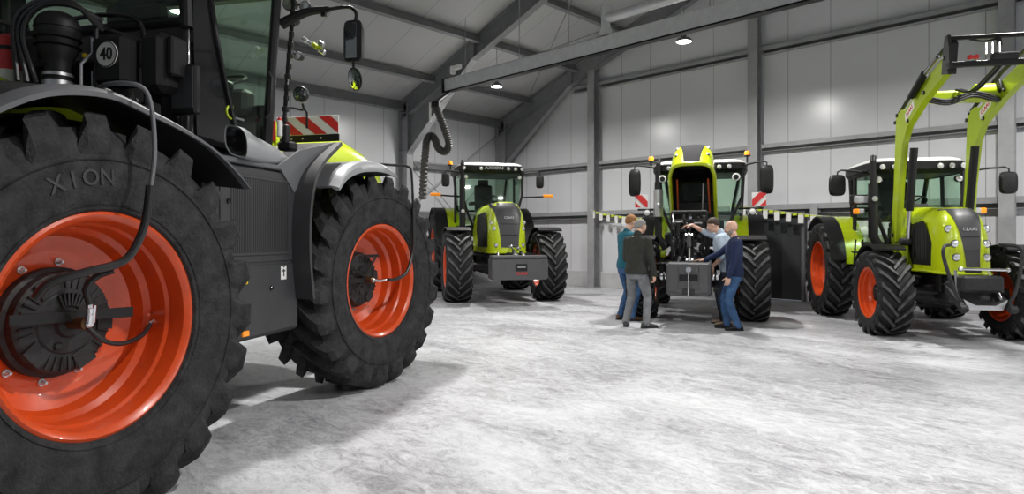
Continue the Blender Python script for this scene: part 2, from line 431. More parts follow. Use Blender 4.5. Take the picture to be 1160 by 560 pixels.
# ------------------------------------------------------------------ wheels
def tyre_mesh(R, W, rr, n, way, lh, mat, top=None):
    """agricultural tyre on the y axis; way=+1: rolling towards +x"""
    mb = MB(); rc = R-lh
    prof = [(rr-.02, -.36*W), (rr+.01, -.43*W), (rr+.02*R, -.455*W), (rr+.30*(rc-rr), -.50*W), (rr+.60*(rc-rr), -.505*W), (rr+.86*(rc-rr), -.47*W),
            (rc-.006*R, -.40*W), (rc, -.2*W), (rc+.004, 0)]
    prof = prof+[(r, -h) for r, h in prof[-2::-1]]
    mb.lathe(prof, (0, 0, 0), (0, 1, 0), mat, 72)
    # bead and sidewall rings
    for h in (-1, 1):
        for q in (.10, .62):
            r0 = rr+q*(rc-rr); hy = .46 if q < .3 else .504
            mb.lathe([(r0-.008, h*(hy-.01)*W), (r0, h*(hy+.012)*W), (r0+.008, h*(hy-.01)*W)], (0, 0, 0), (0, 1, 0), mat, 60)
    pitch = 2*PI/n
    sweep = .50*W/R*1.12
    for side in (-1, 1):
        for i in range(n):
            f0 = i*pitch+(pitch/2 if side > 0 else 0)
            # stations: |y|, base radius, top radius, sweep fraction, half-thickness factor
            st = [(-.03, rc-.004, rc+lh*.90, -.04, .17), (.05, rc-.004, rc+lh*.97, .10, .175), (.16, rc-.006, rc+lh, .36, .18), (.28, rc-.008, rc+lh*.99, .62, .19), (.40, rc-.02, rc+lh*.93, .86, .215),
                  (.475, rc-.05*R, rc+lh*.70, 1.0, .25), (.520, rc-.085*R, rc+lh*.10, 1.04, .26), (.522, rc-.14*R, rc-.085*R, 1.06, .26)]
            ring = []
            for y, rb, rt, sw, hw in st:
                yy = side*y*W; f = way*(f0+0) + way*sweep*sw
                # centre leads the shoulder: rolling to +x turns the top towards smaller angles
                hb, ht = pitch*hw*1.38, pitch*hw*.74
                p = []
                for rad_, a, dy in ((rb, -hb, 0), (rt, -ht, 0), (rt, ht, 0), (rb, hb, 0)):
                    yv = yy
                    if y > .5: yv = side*(y if rad_ == rt else y-.035)*W
                    p.append((rad_*math.cos(f+a), yv, rad_*math.sin(f+a)))
                ring.append(p)
            mb.loft(ring, mat)
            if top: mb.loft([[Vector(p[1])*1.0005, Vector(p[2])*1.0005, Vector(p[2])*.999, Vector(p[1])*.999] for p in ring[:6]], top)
    return mb.mesh('tyre', 32)
def rim_mesh(rr, W, depth, mat=RED, disc=.62):
    """dished steel rim, outer face towards -y; depth = how far the disc lies behind the outer flange"""
    h = .43*W; d = h-depth; k = rr
    P = [(k+.012, h-.012), (k+.012, h), (k-.004, h+.010), (k-.018, h), (k-.034, h-.05*depth), (k*.93, h-.12*depth), (k*.92, h-.30*depth),
         (k*.895, h-.345*depth), (k*.885, h-.62*depth), (k*.835, h-.69*depth), (k*.80, h-.88*depth), (k*(disc+.05), h-.97*depth), (k*disc, d), (.0, d)]
    B = [(0, d-.02), (k*disc, d-.02), (k*.80, d-.05*k), (k*.84, (d-h)/2), (k*.93, -h*.75), (k-.02, -h), (k+.012, -h-.006), (k+.012, -h+.01), (k-.006, -h*.9), (k*.965, 0), (k-.006, h*.9), (k+.012, h-.012)]
    mb = MB(); mb.lathe([(r, -y) for r, y in P+B], (0, 0, 0), (0, 1, 0), mat, 64)
    return mb.mesh('wheel', 28), -d
def hub_mesh(r, y, mat=BLK, ribs=18):
    mb = MB()
    mb.lathe([(r*1.05, .03), (r*1.05, -.02), (r, -.035), (r*.93, -.05), (r*.9, -.062), (r*.55, -.066), (r*.5, -.075), (r*.2, -.078), (.0, -.078)], (0, y, 0), (0, 1, 0), mat, 36)
    for i in range(ribs):
        a = 2*PI*i/ribs
        mb.box((r*.76*math.cos(a), y-.066, r*.76*math.sin(a)), (r*.25, .012, r*.035), mat, .002, Matrix.Rotation(-a, 4, 'Y'))
    return mb.mesh('hub')
def bolt_mesh(s=1):
    mb = MB(); mb.cyl((0, 0, 0), (0, 1, 0), .020*s, .006, ALU, 14, .001); mb.cyl((0, -.012*s, 0), (0, 1, 0), .0135*s, .022*s, ALU, 6, .002); mb.cyl((0, -.028*s, 0), (0, 1, 0), .008*s, .012*s, ALU, 10, .001)
    return mb.mesh('wheel_bolt')
class WheelKit:
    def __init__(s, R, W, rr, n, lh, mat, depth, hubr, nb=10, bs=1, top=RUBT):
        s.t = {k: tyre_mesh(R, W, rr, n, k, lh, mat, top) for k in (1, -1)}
        s.rim, s.dy = rim_mesh(rr, W, depth); s.R = R; s.hubr = hubr
        s.hub = hub_mesh(hubr, s.dy); s.bolt = bolt_mesh(bs); s.nb = nb; s.W = W; s.rr = rr
    def place(s, root, x, y, steer=0, spin=0):
        left = y > 0
        o = link('wheel', s.rim, root, (x, y, s.R), (PI if left else 0)+rad(steer))
        o.rotation_euler = (0, rad(spin), (PI if left else 0)+rad(steer))
        link('tyre', s.t[-1 if left else 1], o); link('hub', s.hub, o)
        for i in range(s.nb):
            a = 2*PI*(i+.5)/s.nb; r = (s.hubr*1.05+s.rr*.62)/2 if s.hubr < s.rr*.56 else s.hubr*1.13
            b = link('wheel_bolt', s.bolt, o); b.location = (r*math.cos(a), s.dy-.004, r*math.sin(a))
        return o

# ------------------------------------------------------------------ hood shell with a rounded nose
class Hood:
    """superellipsoid nose: |y/W|^n+|z/H|^n+t^n = 1, leaning back by k*z, tapering rearwards"""
    def __init__(s, xr, x1, x2, W, zb, zt, k=.12, n=4.5, wr=1.0, drop=0):
        s.__dict__.update(locals())
    def xs(s, y, z):                              # nose surface x at (y, height above zb)
        g = 1-abs(y/s.W)**s.n-abs(z/(s.zt-s.zb))**s.n
        return s.x1+(s.x2-s.x1)*max(g, 0)**(1/s.n)-s.k*z
    def shell(s, mat, inner):
        mb = MB(); H = s.zt-s.zb; rings = []
        X = [(s.xr+(s.x1-s.xr)*i/8, 1) for i in range(9)]
        for i in range(1, 15):
            t = math.sin(PI/2*i/14); X.append((s.x1+(s.x2-s.x1)*t, max(1-t**s.n, 0)**(1/s.n)))
        for off, mt in ((0, mat), (-.018, inner)):
            rings = []
            for x, g in X[:-1]+[(s.x2, .02)]:
                ring = []; q = (s.x1-x)/(s.x1-s.xr); q = max(q, 0)
                Wx = (s.W+(s.wr-s.W)*q if s.wr else s.W)*g+off; Hx = (H+s.drop*q)*g+off
                for j in range(25):
                    a = PI*j/24; c, sn = math.cos(a), math.sin(a)
                    yy = Wx*math.copysign(abs(c)**(2/s.n), c); zz = Hx*max(sn, 0)**(2/s.n)
                    if j in (0, 24): zz = 0
                    ring.append((x+(off if g < 1 else 0)-s.k*zz, yy, s.zb+zz))
                rings.append(ring)
            mb.loft(rings, mt, cap=False, closed=False)
        return mb
    def patch(s, poly, mat, name, parent, off=.006, nu=14, nv=14):
        """a panel lying on the nose: poly(v) -> (ymin, ymax, z) for v in 0..1"""
        mb = MB(); vs = []; fs = []
        for layer in (off, off-.02):
            for j in range(nv+1):
                a, b, z = poly(j/nv)
                for i in range(nu+1):
                    y = a+(b-a)*i/nu; vs.append((s.xs(y, z-s.zb)+layer, y, z+(layer if z > s.zb+.8*(s.zt-s.zb) else 0)))
        m = (nu+1)*(nv+1)
        for j in range(nv):
            for i in range(nu):
                q = j*(nu+1)+i; fs.append([q, q+1, q+nu+2, q+nu+1]); fs.append([m+q, m+q+nu+1, m+q+nu+2, m+q+1])
        per = [i for i in range(nu+1)]+[(j+1)*(nu+1)-1 for j in range(1, nv+1)]+[nv*(nu+1)+i for i in range(nu-1, -1, -1)]+[j*(nu+1) for j in range(nv-1, 0, -1)]
        for a, b in zip(per, per[1:]+per[:1]): fs.append([a, b, m+b, m+a])
        mb.add(vs, fs, mat); return mb.obj(name, parent)
def lamp_mesh(r, lens=LENS, body=BLK, d=.05):
    mb = MB(); mb.lathe([(0, -d), (r*.7, -d), (r*1.12, -.01), (r*1.15, .008), (r*1.0, .010)], (0, 0, 0), (1, 0, 0), body, 20)
    mb.lathe([(r*1.0, .006), (r*.8, .012), (0, .016)], (0, 0, 0), (1, 0, 0), lens, 20)
    mb.lathe([(r*.45, .013), (r*.4, .02), (0, .022)], (0, 0, 0), (1, 0, 0), lens, 14)
    return mb.mesh('headlight')

# ------------------------------------------------------------------ a standard tractor (front axle at x=0, nose towards +x)
def glass_pane(parent, name, corners, mat=GLS, t=.006):
    c = [Vector(p) for p in corners]; n = (c[1]-c[0]).cross(c[-1]-c[0]).normalized()*t
    mb = MB(); k = len(c); mb.add([tuple(p) for p in c]+[tuple(p+n) for p in c], [list(range(k)), list(range(k, 2*k))]+[[i, (i+1) % k, k+(i+1) % k, k+i] for i in range(k)], mat)
    return mb.obj(name, parent)
def mirror(root, base, tip, hh, ww, side, rnd=False):
    """mirror arm from the cab, head hanging at its tip"""
    mb = MB(); b, t = Vector(base), Vector(tip)
    mb.tube([b, b+(t-b)*.5+Vector((0, 0, .02)), t+Vector((0, -.06*side, .01)), t+Vector((0, 0, -.02)), t+Vector((0, 0, -.10))], [.022, .020, .014, .013, .012], BLK)
    arm = mb.obj('mirror_arm', root)
    mb = MB(); c = t+Vector((0, 0, -.06-hh/2))
    rings = []
    for x, k in ((.05, .55), (.035, .85), (0, .98), (-.03, 1.0), (-.035, .97)):
        rings.append([(c.x+x, c.y+ww/2*k*math.copysign(abs(math.cos(a))**.5, math.cos(a)), c.z+hh/2*k*math.copysign(abs(math.sin(a))**.5, math.sin(a))) for a in [2*PI*i/20 for i in range(20)]])
    mb.loft(rings, BLK)
    hd = mb.obj('mirror', root)
    mb = MB(); mb.box((c.x-.038, c.y, c.z), (.006, ww*.86, hh*.86), MIRR, .002); mb.obj('mirror_glass', hd)
    return hd
def beacon(root, p):
    mb = MB(); mb.cyl((p[0], p[1], p[2]-.07), (0, 0, 1), .018, .14, BLK, 8); mb.cyl((p[0], p[1], p[2]+.005), (0, 0, 1), .062, .03, BLK, 16)
    o = mb.obj('beacon', root)
    mb = MB(); mb.lathe([(.058, 0), (.056, .06), (.04, .085), (0, .09)], (p[0], p[1], p[2]+.02), (0, 0, 1), ORG, 16); mb.obj('beacon_lens', o)
def seat_steer(root, xc, zf, back=1):
    mb = MB(); mb.box((xc, 0, zf+.20), (.25, .25, .36), BLK, .03); mb.box((xc, 0, zf+.45), (.52, .50, .14), SEAT, .05)
    mb.box((xc-.27, 0, zf+.80), (.14, .48, .66), SEAT, .05, Matrix.Rotation(-.12, 4, 'Y')); mb.box((xc-.31, 0, zf+1.18), (.10, .28, .2), SEAT, .04)
    mb.box((xc+.05, -.36, zf+.62), (.42, .14, .08), BLK, .03); so = mb.obj('driver_seat', root)
    mb = MB(); mb.tube([(xc+.85, 0, zf), (xc+.66, 0, zf+.62)], .05, BLK, 10); mb.box((xc+.78, 0, zf+.55), (.16, .34, .22), BLK, .04)
    c = Vector((xc+.62, 0, zf+.70)); ax = Vector((-.45, 0, .9)).normalized(); u, v = frame_of(ax)
    mb.tube([c+(u*math.cos(a)+v*math.sin(a))*.2 for a in [2*PI*i/24 for i in range(25)]], .014, BLK, 6)
    for a in (0, 2.1, 4.2): mb.tube([c, c+(u*math.cos(a)+v*math.sin(a))*.2], .012, BLK, 6)
    return so, mb.obj('steering_wheel', root)

def tractor(name, loc, th, label, S):
    rz = PI/2-rad(th)+AL; X, Y = CW(*loc)
    root = empty(name, (X, Y, 0), rz, label, 'tractor')
    wb, RF, RR = S['wb'], S['RF'], S['RR']
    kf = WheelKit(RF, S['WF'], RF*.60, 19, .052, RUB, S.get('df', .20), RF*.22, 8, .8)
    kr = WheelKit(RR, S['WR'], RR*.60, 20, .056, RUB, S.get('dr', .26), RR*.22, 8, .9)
    for s in (-1, 1):
        kf.place(root, 0, s*S['TF'], S.get('steer', 0), 7); kr.place(root, -wb, s*S['TR'], 0, 3)
    # chassis and axles
    mb = MB(); mb.box((-wb*.35, 0, RF+.12), (wb*1.15, .42, .42), CAST, .04); mb.box((-wb-.05, 0, RR), (.75, .55, .6), CAST, .06)
    mb.box((-wb*.45, 0, RF-.10), (wb*.6, .5, .3), CAST, .05)
    mb.obj('chassis', root)
    mb = MB(); mb.tube([(0, -S['TF']+.1, RF), (0, -.3, RF-.02), (0, 0, RF-.02), (0, .3, RF-.02), (0, S['TF']-.1, RF)], [.09, .11, .16, .11, .09], CAST, 12)
    for s in (-1, 1): mb.box((0, s*(S['TF']-.25), RF), (.22, .16, .30), CAST, .04)
    mb.tube([(.2, -S['TF']+.2, RF+.05), (.22, 0, RF+.02), (.2, S['TF']-.2, RF+.05)], .025, CAST, 8)
    mb.obj('front_axle', root)
    mb = MB(); mb.tube([(-wb, -S['TR']+.1, RR), (-wb, -.3, RR), (-wb, .3, RR), (-wb, S['TR']-.1, RR)], [.12, .17, .17, .12], CAST, 14); mb.obj('rear_axle', root)
    # tank and steps on both sides
    for s in (-1, 1):
        mb = MB(); mb.box((-wb*.52, s*.58, RF+.02), (wb*.28, .34, .55), BLK, .08); mb.obj('fuel_tank', root)
        mb = MB()
        for q in range(4):
            mb.box((-wb*.45, s*(.82+.02*(3-q)), .42+.27*q), (.36, .22, .025), BLK, .005)
        for dx in (-.18, .18): mb.tube([(-wb*.45+dx, s*.92, .40), (-wb*.45+dx, s*.86, 1.45)], .016, BLK, 8)
        mb.obj('steps', root)
    # front fenders
    for s in (-1, 1):
        y0, y1 = s*(S['TF']-S['WF']*.50), s*(S['TF']+S['WF']*.46)
        mb = MB(); mb.strip(arc(0, RF, RF+.075, 66, 158, 14), min(y0, y1), max(y0, y1), .025, BLK)
        mb.tube([(0, s*.35, RF+.25), (-.05, s*(S['TF']-S['WF']*.5+.05), RF+.28), (-.05, s*(S['TF']-S['WF']*.3), RF*2+.06)], .025, BLK, 8)
        mb.obj('front_fender', root)
    # rear fenders: painted inner wall, black outer flare
    cabw = S['cw']; xr = S['cx1']
    for s in (-1, 1):
        mb = MB(); path = arc(-wb, RR, RR+.10, 8, 128, 18)
        ya, yb = s*cabw*.86, s*(S['TR']-S['WR']*.05)
        mb.strip(path, min(ya, yb), max(ya, yb), .03, LIME)
        mb.prism(path+[(-wb-.3, RR+.3), (-wb+.4, RR+.2)], s*cabw*.86-.015, s*cabw*.86+.015, LIME)
        f = mb.obj('rear_fender', root)
        mb = MB(); yc, yd = s*(S['TR']-S['WR']*.05), s*(S['TR']+S['WR']*.50)
        mb.strip(arc(-wb, RR, RR+.105, 12, 132, 18), min(yc, yd), max(yc, yd), .03, BLK); mb.obj('fender_flare', f)
        mb = MB(); mb.box((-wb+RR*.78, s*(cabw*.86+.14), RR*1.74), (.02, .05, .30), BLK, .006, Matrix.Rotation(-.7, 4, 'Y')); mb.obj('fender_vent', f)
    # ---------------- cab
    x0, x1, zf, zt = S['cx0'], S['cx1'], S['zf'], S['zt']; cwt = S['cwt']; zw = zt-.20
    mb = MB()
    mb.box(((x0+x1)/2, 0, zf-.12), (x0-x1-.05, cabw*1.7, .28), BLK, .04)
    xm = x0-(x0-x1)*.58
    lean = .10
    A = {}
    for s in (-1, 1):
        A[s, 0] = (x0, s*cabw*.62, zf); A[s, 1] = (x0-.02, s*cwt*.97, zw)
        A[s, 2] = (xm, s*cabw, zf); A[s, 3] = (xm-.03, s*cwt, zw)
        A[s, 4] = (x1, s*cabw*.80, zf+.45); A[s, 5] = (x1+.08, s*cwt*.92, zw)
        A[s, 6] = (x0+.02, s*cabw*.80, zf+.35)
        mb.tube([A[s, 0], (x0+.03, s*cabw*.74, zf+.22), A[s, 6], (x0+.02, s*cwt*.95, (zf+zw)/2+.1), A[s, 1]], .032, BLK, 8)
        mb.tube([A[s, 2], A[s, 3]], .035, BLK, 8); mb.tube([A[s, 4], A[s, 5]], .04, BLK, 8)
        mb.tube([A[s, 0], (xm, s*cabw, zf), (xm-.2, s*cabw*.95, zf+.1), A[s, 4]], .03, BLK, 8)
        mb.tube([A[s, 1], A[s, 3], A[s, 5]], .04, BLK, 8)
    for a, b in ((1, 1), (5, 5), (4, 4)): mb.tube([A[-1, a], A[1, b]], .03, BLK, 8)
    mb.box((x0-.02, 0, zf+.12), (.06, cabw*1.2, .30), BLK, .02)
    mb.obj('cab_frame', root)
    wsh = [A[-1, 0], (x0+.02, 0, zf), A[1, 0], A[1, 6], A[1, 1], A[-1, 1], A[-1, 6]]
    glass_pane(root, 'windshield', [A[-1, 6], (x0+.02, -cabw*.6, zf+.1), (x0+.02, cabw*.6, zf+.1), A[1, 6], A[1, 1], A[-1, 1]])
    glass_pane(root, 'rear_window', [A[-1, 4], A[1, 4], A[1, 5], A[-1, 5]])
    for s in (-1, 1):
        d = glass_pane(root, 'cab_door', [A[s, 0], A[s, 2], A[s, 3], A[s, 1], A[s, 6]])
        mb = MB(); mb.box((xm+.10, s*(cabw+.01), zf+.5), (.05, .03, .16), BLK, .01); mb.obj('door_handle', d)
        glass_pane(root, 'side_window', [A[s, 2], (xm-.2, s*cabw*.95, zf+.1), A[s, 4], A[s, 5], A[s, 3]])
    seat_steer(root, (x0+x1)/2-.12, zf)
    # roof: dark rim with a pale lid
    mb = MB(); rings = []
    for z, k, dx in ((zw-.02, .97, 0), (zw+.03, 1.02, .04), (zw+.14, 1.02, .05), (zw+.17, .98, .03)):
        rings.append([((x0+x1)/2+((x0-x1)/2*k+.08+dx)*math.copysign(abs(math.cos(a))**.35, math.cos(a)), cwt*1.06*k*math.copysign(abs(math.sin(a))**.35, math.sin(a)), z) for a in [2*PI*(i+.5)/36 for i in range(36)]])
    mb.loft(rings, BLK)
    rf = mb.obj('cab_roof', root)
    mb = MB(); rings = []
    for z, k in ((zw+.165, .99), (zw+.20, .97), (zw+.235, .86), (zw+.245, .6)):
        rings.append([((x0+x1)/2+((x0-x1)/2+.08)*k*math.copysign(abs(math.cos(a))**.35, math.cos(a)), cwt*1.06*k*math.copysign(abs(math.sin(a))**.35, math.sin(a)), z) for a in [2*PI*(i+.5)/36 for i in range(36)]])
    mb.loft(rings, S.get('lid', WHT)); mb.obj('roof_lid', rf)
    lm = lamp_mesh(.045)
    for y in S.get('rl', (-.62, -.42, .30, .48, .66)):
        o = link('work_light', lm, rf, (x0+.145+.02, y*cwt/.75, zw+.07))
    for s in (-1, 1):
        mb = MB(); mb.cyl((x0+.02, s*(cwt*.86), zw-.13), (1, 0, 0), .06, .06, BLK, 16); l_ = mb.obj('work_light', root); o = link('light_lens', lamp_mesh(.052), l_, (x0+.05, s*(cwt*.86), zw-.13))
    for s in S.get('mir', (-1, 1)):
        yb, zb_ = S['my'], S['mz']
        mirror(root, (x0-.05, s*cwt*.95, zb_-.02), (x0+.15, s*yb, zb_+.02), S['mh'], S['mw'], s)
    for s in S.get('bea', ()): beacon(root, (x0-.35, s[0], s[1]))
    if 'exh' in S:
        s = S['exh']; ex, ey = x0+.12, s*(cabw*.98); mb = MB()
        mb.tube([(ex, ey*.8, 1.25), (ex, ey, 1.5), (ex, ey, zt-.40)], .075, BLK, 16); mb.tube([(ex, ey, zt-.42), (ex, ey, zt-.02)], .05, BLK, 14); mb.tube([(ex, ey, zt-.04), (ex-.05, ey-.02*s, zt+.06)], .045, BLK, 12)
        if S.get('exchrome'): mb.tube([(ex, ey, 1.9), (ex, ey, 2.45)], .095, ALU, 18)
        mb.cyl((ex+.09, ey, 2.12), (1, 0, 0), .045, .03, ALU, 14)
        mb.obj('exhaust_stack', root)
    # marker lights on their side arms
    for s in (-1, 1):
        if 'mk' in S:
            y, z = S['mk']; mb = MB(); mb.tube([(x0, s*cwt, z-.03), (x0+.05, s*(y-.35), z-.02), (x0+.05, s*y, z)], .02, BLK, 8); arm = mb.obj('marker_arm', root)
            mb = MB(); mb.box((x0+.05, s*(y+.02), z+.01), (.08, .26, .07), ORG, .02); mb.obj('marker_lens', arm)
    # ---------------- hood
    hd = Hood(*S['hood'], **S.get('hk', {}))
    hroot = bpy.data.objects.new('hood', None)
    mb = hd.shell(LIME, BLK); h_ = mb.obj('hood', root)
    H = hd.zt-hd.zb
    def grille(v):                                # shield: broad and curved at the top, narrow below
        z = hd.zb+H*(.10+.86*v); wd = hd.W*(S['gr'][0]+(S['gr'][1]-S['gr'][0])*v**1.6)
        return (-wd, wd, z)
    hd.patch(grille, S.get('gm', DGR), 'grille', h_, .008)
    if S.get('seg', 1):
        for z in (.34, .55):
            mb = MB()
            zz = hd.zb+H*z; wd = hd.W*(S['gr'][0]+(S['gr'][1]-S['gr'][0])*((z-.1)/.86)**1.6)*.9
            mb.tube([(hd.xs(y, zz-hd.zb)+.012, y, zz) for y in [-wd+2*wd*i/8 for i in range(9)]], .006, BLK, 6)
            mb.obj('grille_bar', h_)
    for s in (-1, 1):                             # dark louvred side panels
        mb = MB(); xa, xb = S['sg']; zb2, zt2 = hd.zb+H*.10, hd.zb+H*.80
        wq = lambda x: hd.W+(hd.wr-hd.W)*max((hd.x1-x)/(hd.x1-hd.xr), 0)
        pts = [(xb-.02, zb2), (xb+.02, (zb2+zt2)/2), (xb-.20, zt2), (xa, zt2-.06), (xa-.12, (zb2+zt2)/2), (xa, zb2)]
        mb.add([(x-hd.k*(z-hd.zb), s*(wq(x)+.004), z) for x, z in pts]+[(x-hd.k*(z-hd.zb), s*(wq(x)-.012), z) for x, z in pts], [list(range(6)), list(range(6, 12))]+[[i, (i+1) % 6, 6+(i+1) % 6, 6+i] for i in range(6)], BLK)
        for q in range(7):
            x = xa+(xb-xa)*(.12+.11*q); mb.box((x-hd.k*H*.4, s*(wq(x)+.006), (zb2+zt2)/2-.02), (.015, .012, (zt2-zb2)*.72), DGR, .002)
        mb.obj('side_grille', h_)
    lm2 = lamp_mesh(S.get('hl', .055))
    for y, z in S['lights']:
        for s in (-1, 1):
            zz = hd.zb+H*z; o = link('headlight', lm2, h_, (hd.xs(y*hd.W, zz-hd.zb)+.004, s*y*hd.W, zz))
    if S.get('open'):
        # swung up about the rear edge
        bpy.context.view_layer.update()
        px, pz, ang = S['open']
        Rm = Matrix.Translation((px, 0, pz)) @ Matrix.Rotation(-rad(ang), 4, 'Y') @ Matrix.Translation((0, S.get('hoff', 0), 0)) @ Matrix.Translation((-hd.xr, 0, -hd.zb))
        h_.matrix_basis = Rm
    return root, h_, hd

def hood_lip(h_, hd, r=.022):
    mb = MB(); pts = [(hd.xr+.02, -hd.wr, hd.zb), (hd.x1, -hd.W, hd.zb)]
    for i in range(15):
        y = -hd.W+2*hd.W*i/14; y = max(-hd.W*.985, min(hd.W*.985, y)); pts.append((hd.xs(y, 0), y, hd.zb))
    pts += [(hd.x1, hd.W, hd.zb), (hd.xr+.02, hd.wr, hd.zb)]
    mb.tube(pts, r, LIME, 8); mb.obj('hood_lip', h_)
def front_weight(root, c, d, style):
    mb = MB(); x, y, z = c; a, b, h = d
    out = [(-b/2, -h/2+.04), (-b/2+.04, -h/2), (b/2-.04, -h/2), (b/2, -h/2+.04), (b/2, h/2-.03), (b/2-.03, h/2), (-b/2+.03, h/2), (-b/2, h/2-.03)]
    if style == 'slab':
        rings = []
        for xx, k in ((-a/2, .94), (-a/2+.03, 1), (a/2-.03, 1), (a/2, .96)): rings.append([(x+xx, y+p*k, z+q*k) for p, q in out])
        mb.loft(rings, WGT); w_ = mb.obj('front_weight', root)
        mb = MB(); mb.box((x+.02, y, z+h/2+.035), (a*.8, b*.98, .08), WGT, .02); mb.obj('weight_bracket', w_)
        mb = MB(); mb.box((x+a/2+.004, y+.02, z+.045), (.012, .25, .15), BLK, .006); mb.box((x+a/2+.012, y+.02, z+.05), (.008, .15, .02), ALU, .003)
        for q in (-.08, .08): mb.cyl((x+a/2+.012, y+.02+q, z+.05), (1, 0, 0), .012, .01, ALU, 10)
        mb.obj('weight_plate', w_)
        text('lettering', 'CLAAS', .085, REDP, w_, TM((x+a/2+.004, y+.02, z-.085), (0, 1, 0), (0, 0, 1)))
    else:
        rings = []
        for xx, k in ((-a/2, .94), (-a/2+.05, 1), (a/2-.05, 1), (a/2, .93)): rings.append([(x+xx, y+p*k, z+q*k) for p, q in out])
        mb.loft(rings, WGT)
        for s in (-1, 1):
            mb.box((x+a/2+.003, y+s*b*.33, z), (.03, b*.20, h*.78), WGT, .012); mb.box((x+a/2-.05, y+s*b*.18, z+h*.28), (.12, b*.10, h*.16), WGT, .01)
        mb.box((x+a/2-.005, y, z-h*.36), (.05, b*.55, h*.14), WGT, .01)
        w_ = mb.obj('front_weight', root)
        mb = MB(); mb.box((x+a/2+.002, y, z+.03), (.02, b*.40, h*.19), BLKG, .004); mb.box((x+a/2+.02, y, z-h*.36), (.02, b*.26, h*.16), BLKG, .004); mb.obj('weight_recess', w_)
        mb = MB(); mb.tube([(x+a/2+.05, y, z-h*.45), (x+a/2+.05, y, z+.14)], .012, CHR, 8); mb.cyl((x+a/2+.05, y, z+h*.30), (1, 0, 0), .045, .03, CHR, 16); mb.cyl((x+a/2+.05, y, z-h*.47), (0, 0, 1), .018, .03, CHR, 8)
        mb.obj('locking_rod', w_)
        for s in (-1, 1):
            mb = MB(); mb.cyl((x-.02, y+s*(b/2+.05), z+.02), (0, 1, 0), .05, .12, CHR, 16); mb.cyl((x-.02, y+s*(b/2+.05), z+.02), (0, 1, 0), .085, .03, CAST, 16); mb.box((x-.2, y+s*(b/2+.05), z+.02), (.4, .05, .10), CAST, .02); mb.obj('hitch_hook', w_)
    return w_
def top_link(root, p0, p1):
    mb = MB(); p0, p1 = Vector(p0), Vector(p1); m = (p0+p1)/2
    mb.tube([p0, m], .020, CHR, 10); mb.tube([m, p1], .038, CAST, 12); mb.sph(p0, .045, CHR, 12); mb.sph(p1, .045, CHR, 12)
    for a in (p0, p1): mb.cyl(a, (0, 1, 0), .022, .13, CHR, 10)
    return mb.obj('top_link', root)
def engine(root, x0, x1, w, z0, z1, seed):
    """engine bay: block, head, radiator frame, filter, hoses, pulleys, lines"""
    R = random.Random(seed)
    mb = MB(); mb.box(((x0+x1)/2, 0, z0+.28), (x1-x0, w*.55, .5), CAST, .04)
    for i in range(6): mb.box((x0+.12+(x1-x0-.2)*i/5, 0, z0+.60), (.13, w*.42, .14), CAST, .02)
    mb.box(((x0+x1)/2, 0, z0+.70), (x1-x0-.1, w*.22, .09), BLK, .03)
    e = mb.obj('engine_block', root)
    mb = MB()
    for s in (-1, 1):
        mb.box((x1+.02, s*w*.46, (z0+z1)/2), (.06, .04, z1-z0), BLK, .01); mb.box((x0+.1, s*w*.46, (z0+z1)/2), (.05, .04, z1-z0), BLK, .01)
        mb.beam((x0+.1, s*w*.46, z1), (x1, s*w*.46, z1), .035, .04, BLK)
    mb.box((x1+.02, 0, z1), (.05, w*.94, .05), BLK, .01); mb.obj('bay_frame', e)
    mb = MB(); mb.box((x1-.14, 0, (z0+z1)/2-.02), (.12, w*.80, (z1-z0)*.80), DGR, .01)
    for i in range(26): mb.box((x1-.076, -w*.38+w*.76*i/25, (z0+z1)/2-.02), (.006, .004, (z1-z0)*.74), CAST, .001)
    mb.obj('radiator', e)
    mb = MB(); mb.cyl((x1-.02, w*.12, z0+.72), (0, 1, 0), .085, .34, BLK, 20); mb.cyl((x1-.02, -.02*w, z0+.5), (1, 0, 0), .10, .06, CAST, 20); mb.cyl((x1+.0, w*.22, z0+.38), (1, 0, 0), .07, .06, ALU, 18)
    mb.cyl((x1-.0, -w*.25, z0+.42), (1, 0, 0), .06, .08, CAST, 18); mb.cyl((x1+.02, -w*.28, z0+.68), (0, 0, 1), .055, .22, BLK, 16); mb.cyl((x1+.02, -w*.28, z0+.81), (0, 0, 1), .06, .03, WHT, 16)
    mb.obj('filter_housing', e)
    for i in range(22):
        mb = MB()
        a = Vector((x1+R.uniform(-.05, .07), R.uniform(-.42, .42)*w, z0+R.uniform(.05, .85)*(z1-z0)))
        b = Vector((x1+R.uniform(-.05, .07), max(-.44*w, min(.44*w, a.y+R.uniform(-.35, .35)*w)), max(z0+.03, min(z1-.04, a.z+R.uniform(-.45, .45)))))
        m1 = a.lerp(b, .33)+Vector((R.uniform(.02, .10), 0, R.uniform(-.04, .12))); m2 = a.lerp(b, .66)+Vector((R.uniform(.02, .10), 0, R.uniform(-.10, .06)))
        mb.tube(spl([a, m1, m2, b], 5), R.choice((.010, .014, .02, .028)), R.choice((HOSE, HOSE, HOSE, CAST, ALU)), 7)
        mb.obj('engine_hose', e)
    for i in range(30):
        mb = MB()
        c = (x1+R.uniform(-.02, .08), R.uniform(-.42, .42)*w, z0+R.uniform(.04, .9)*(z1-z0))
        if R.random() < .5: mb.cyl(c, R.choice(((1, 0, 0), (0, 1, 0), (0, 0, 1))), R.uniform(.012, .035), R.uniform(.03, .10), R.choice((CAST, ALU, BLK, CHR)), 12)
        else: mb.box(c, (R.uniform(.03, .07), R.uniform(.03, .10), R.uniform(.03, .10)), R.choice((CAST, BLK, DGR)), .008)
        mb.obj('engine_fitting', e)
    return e
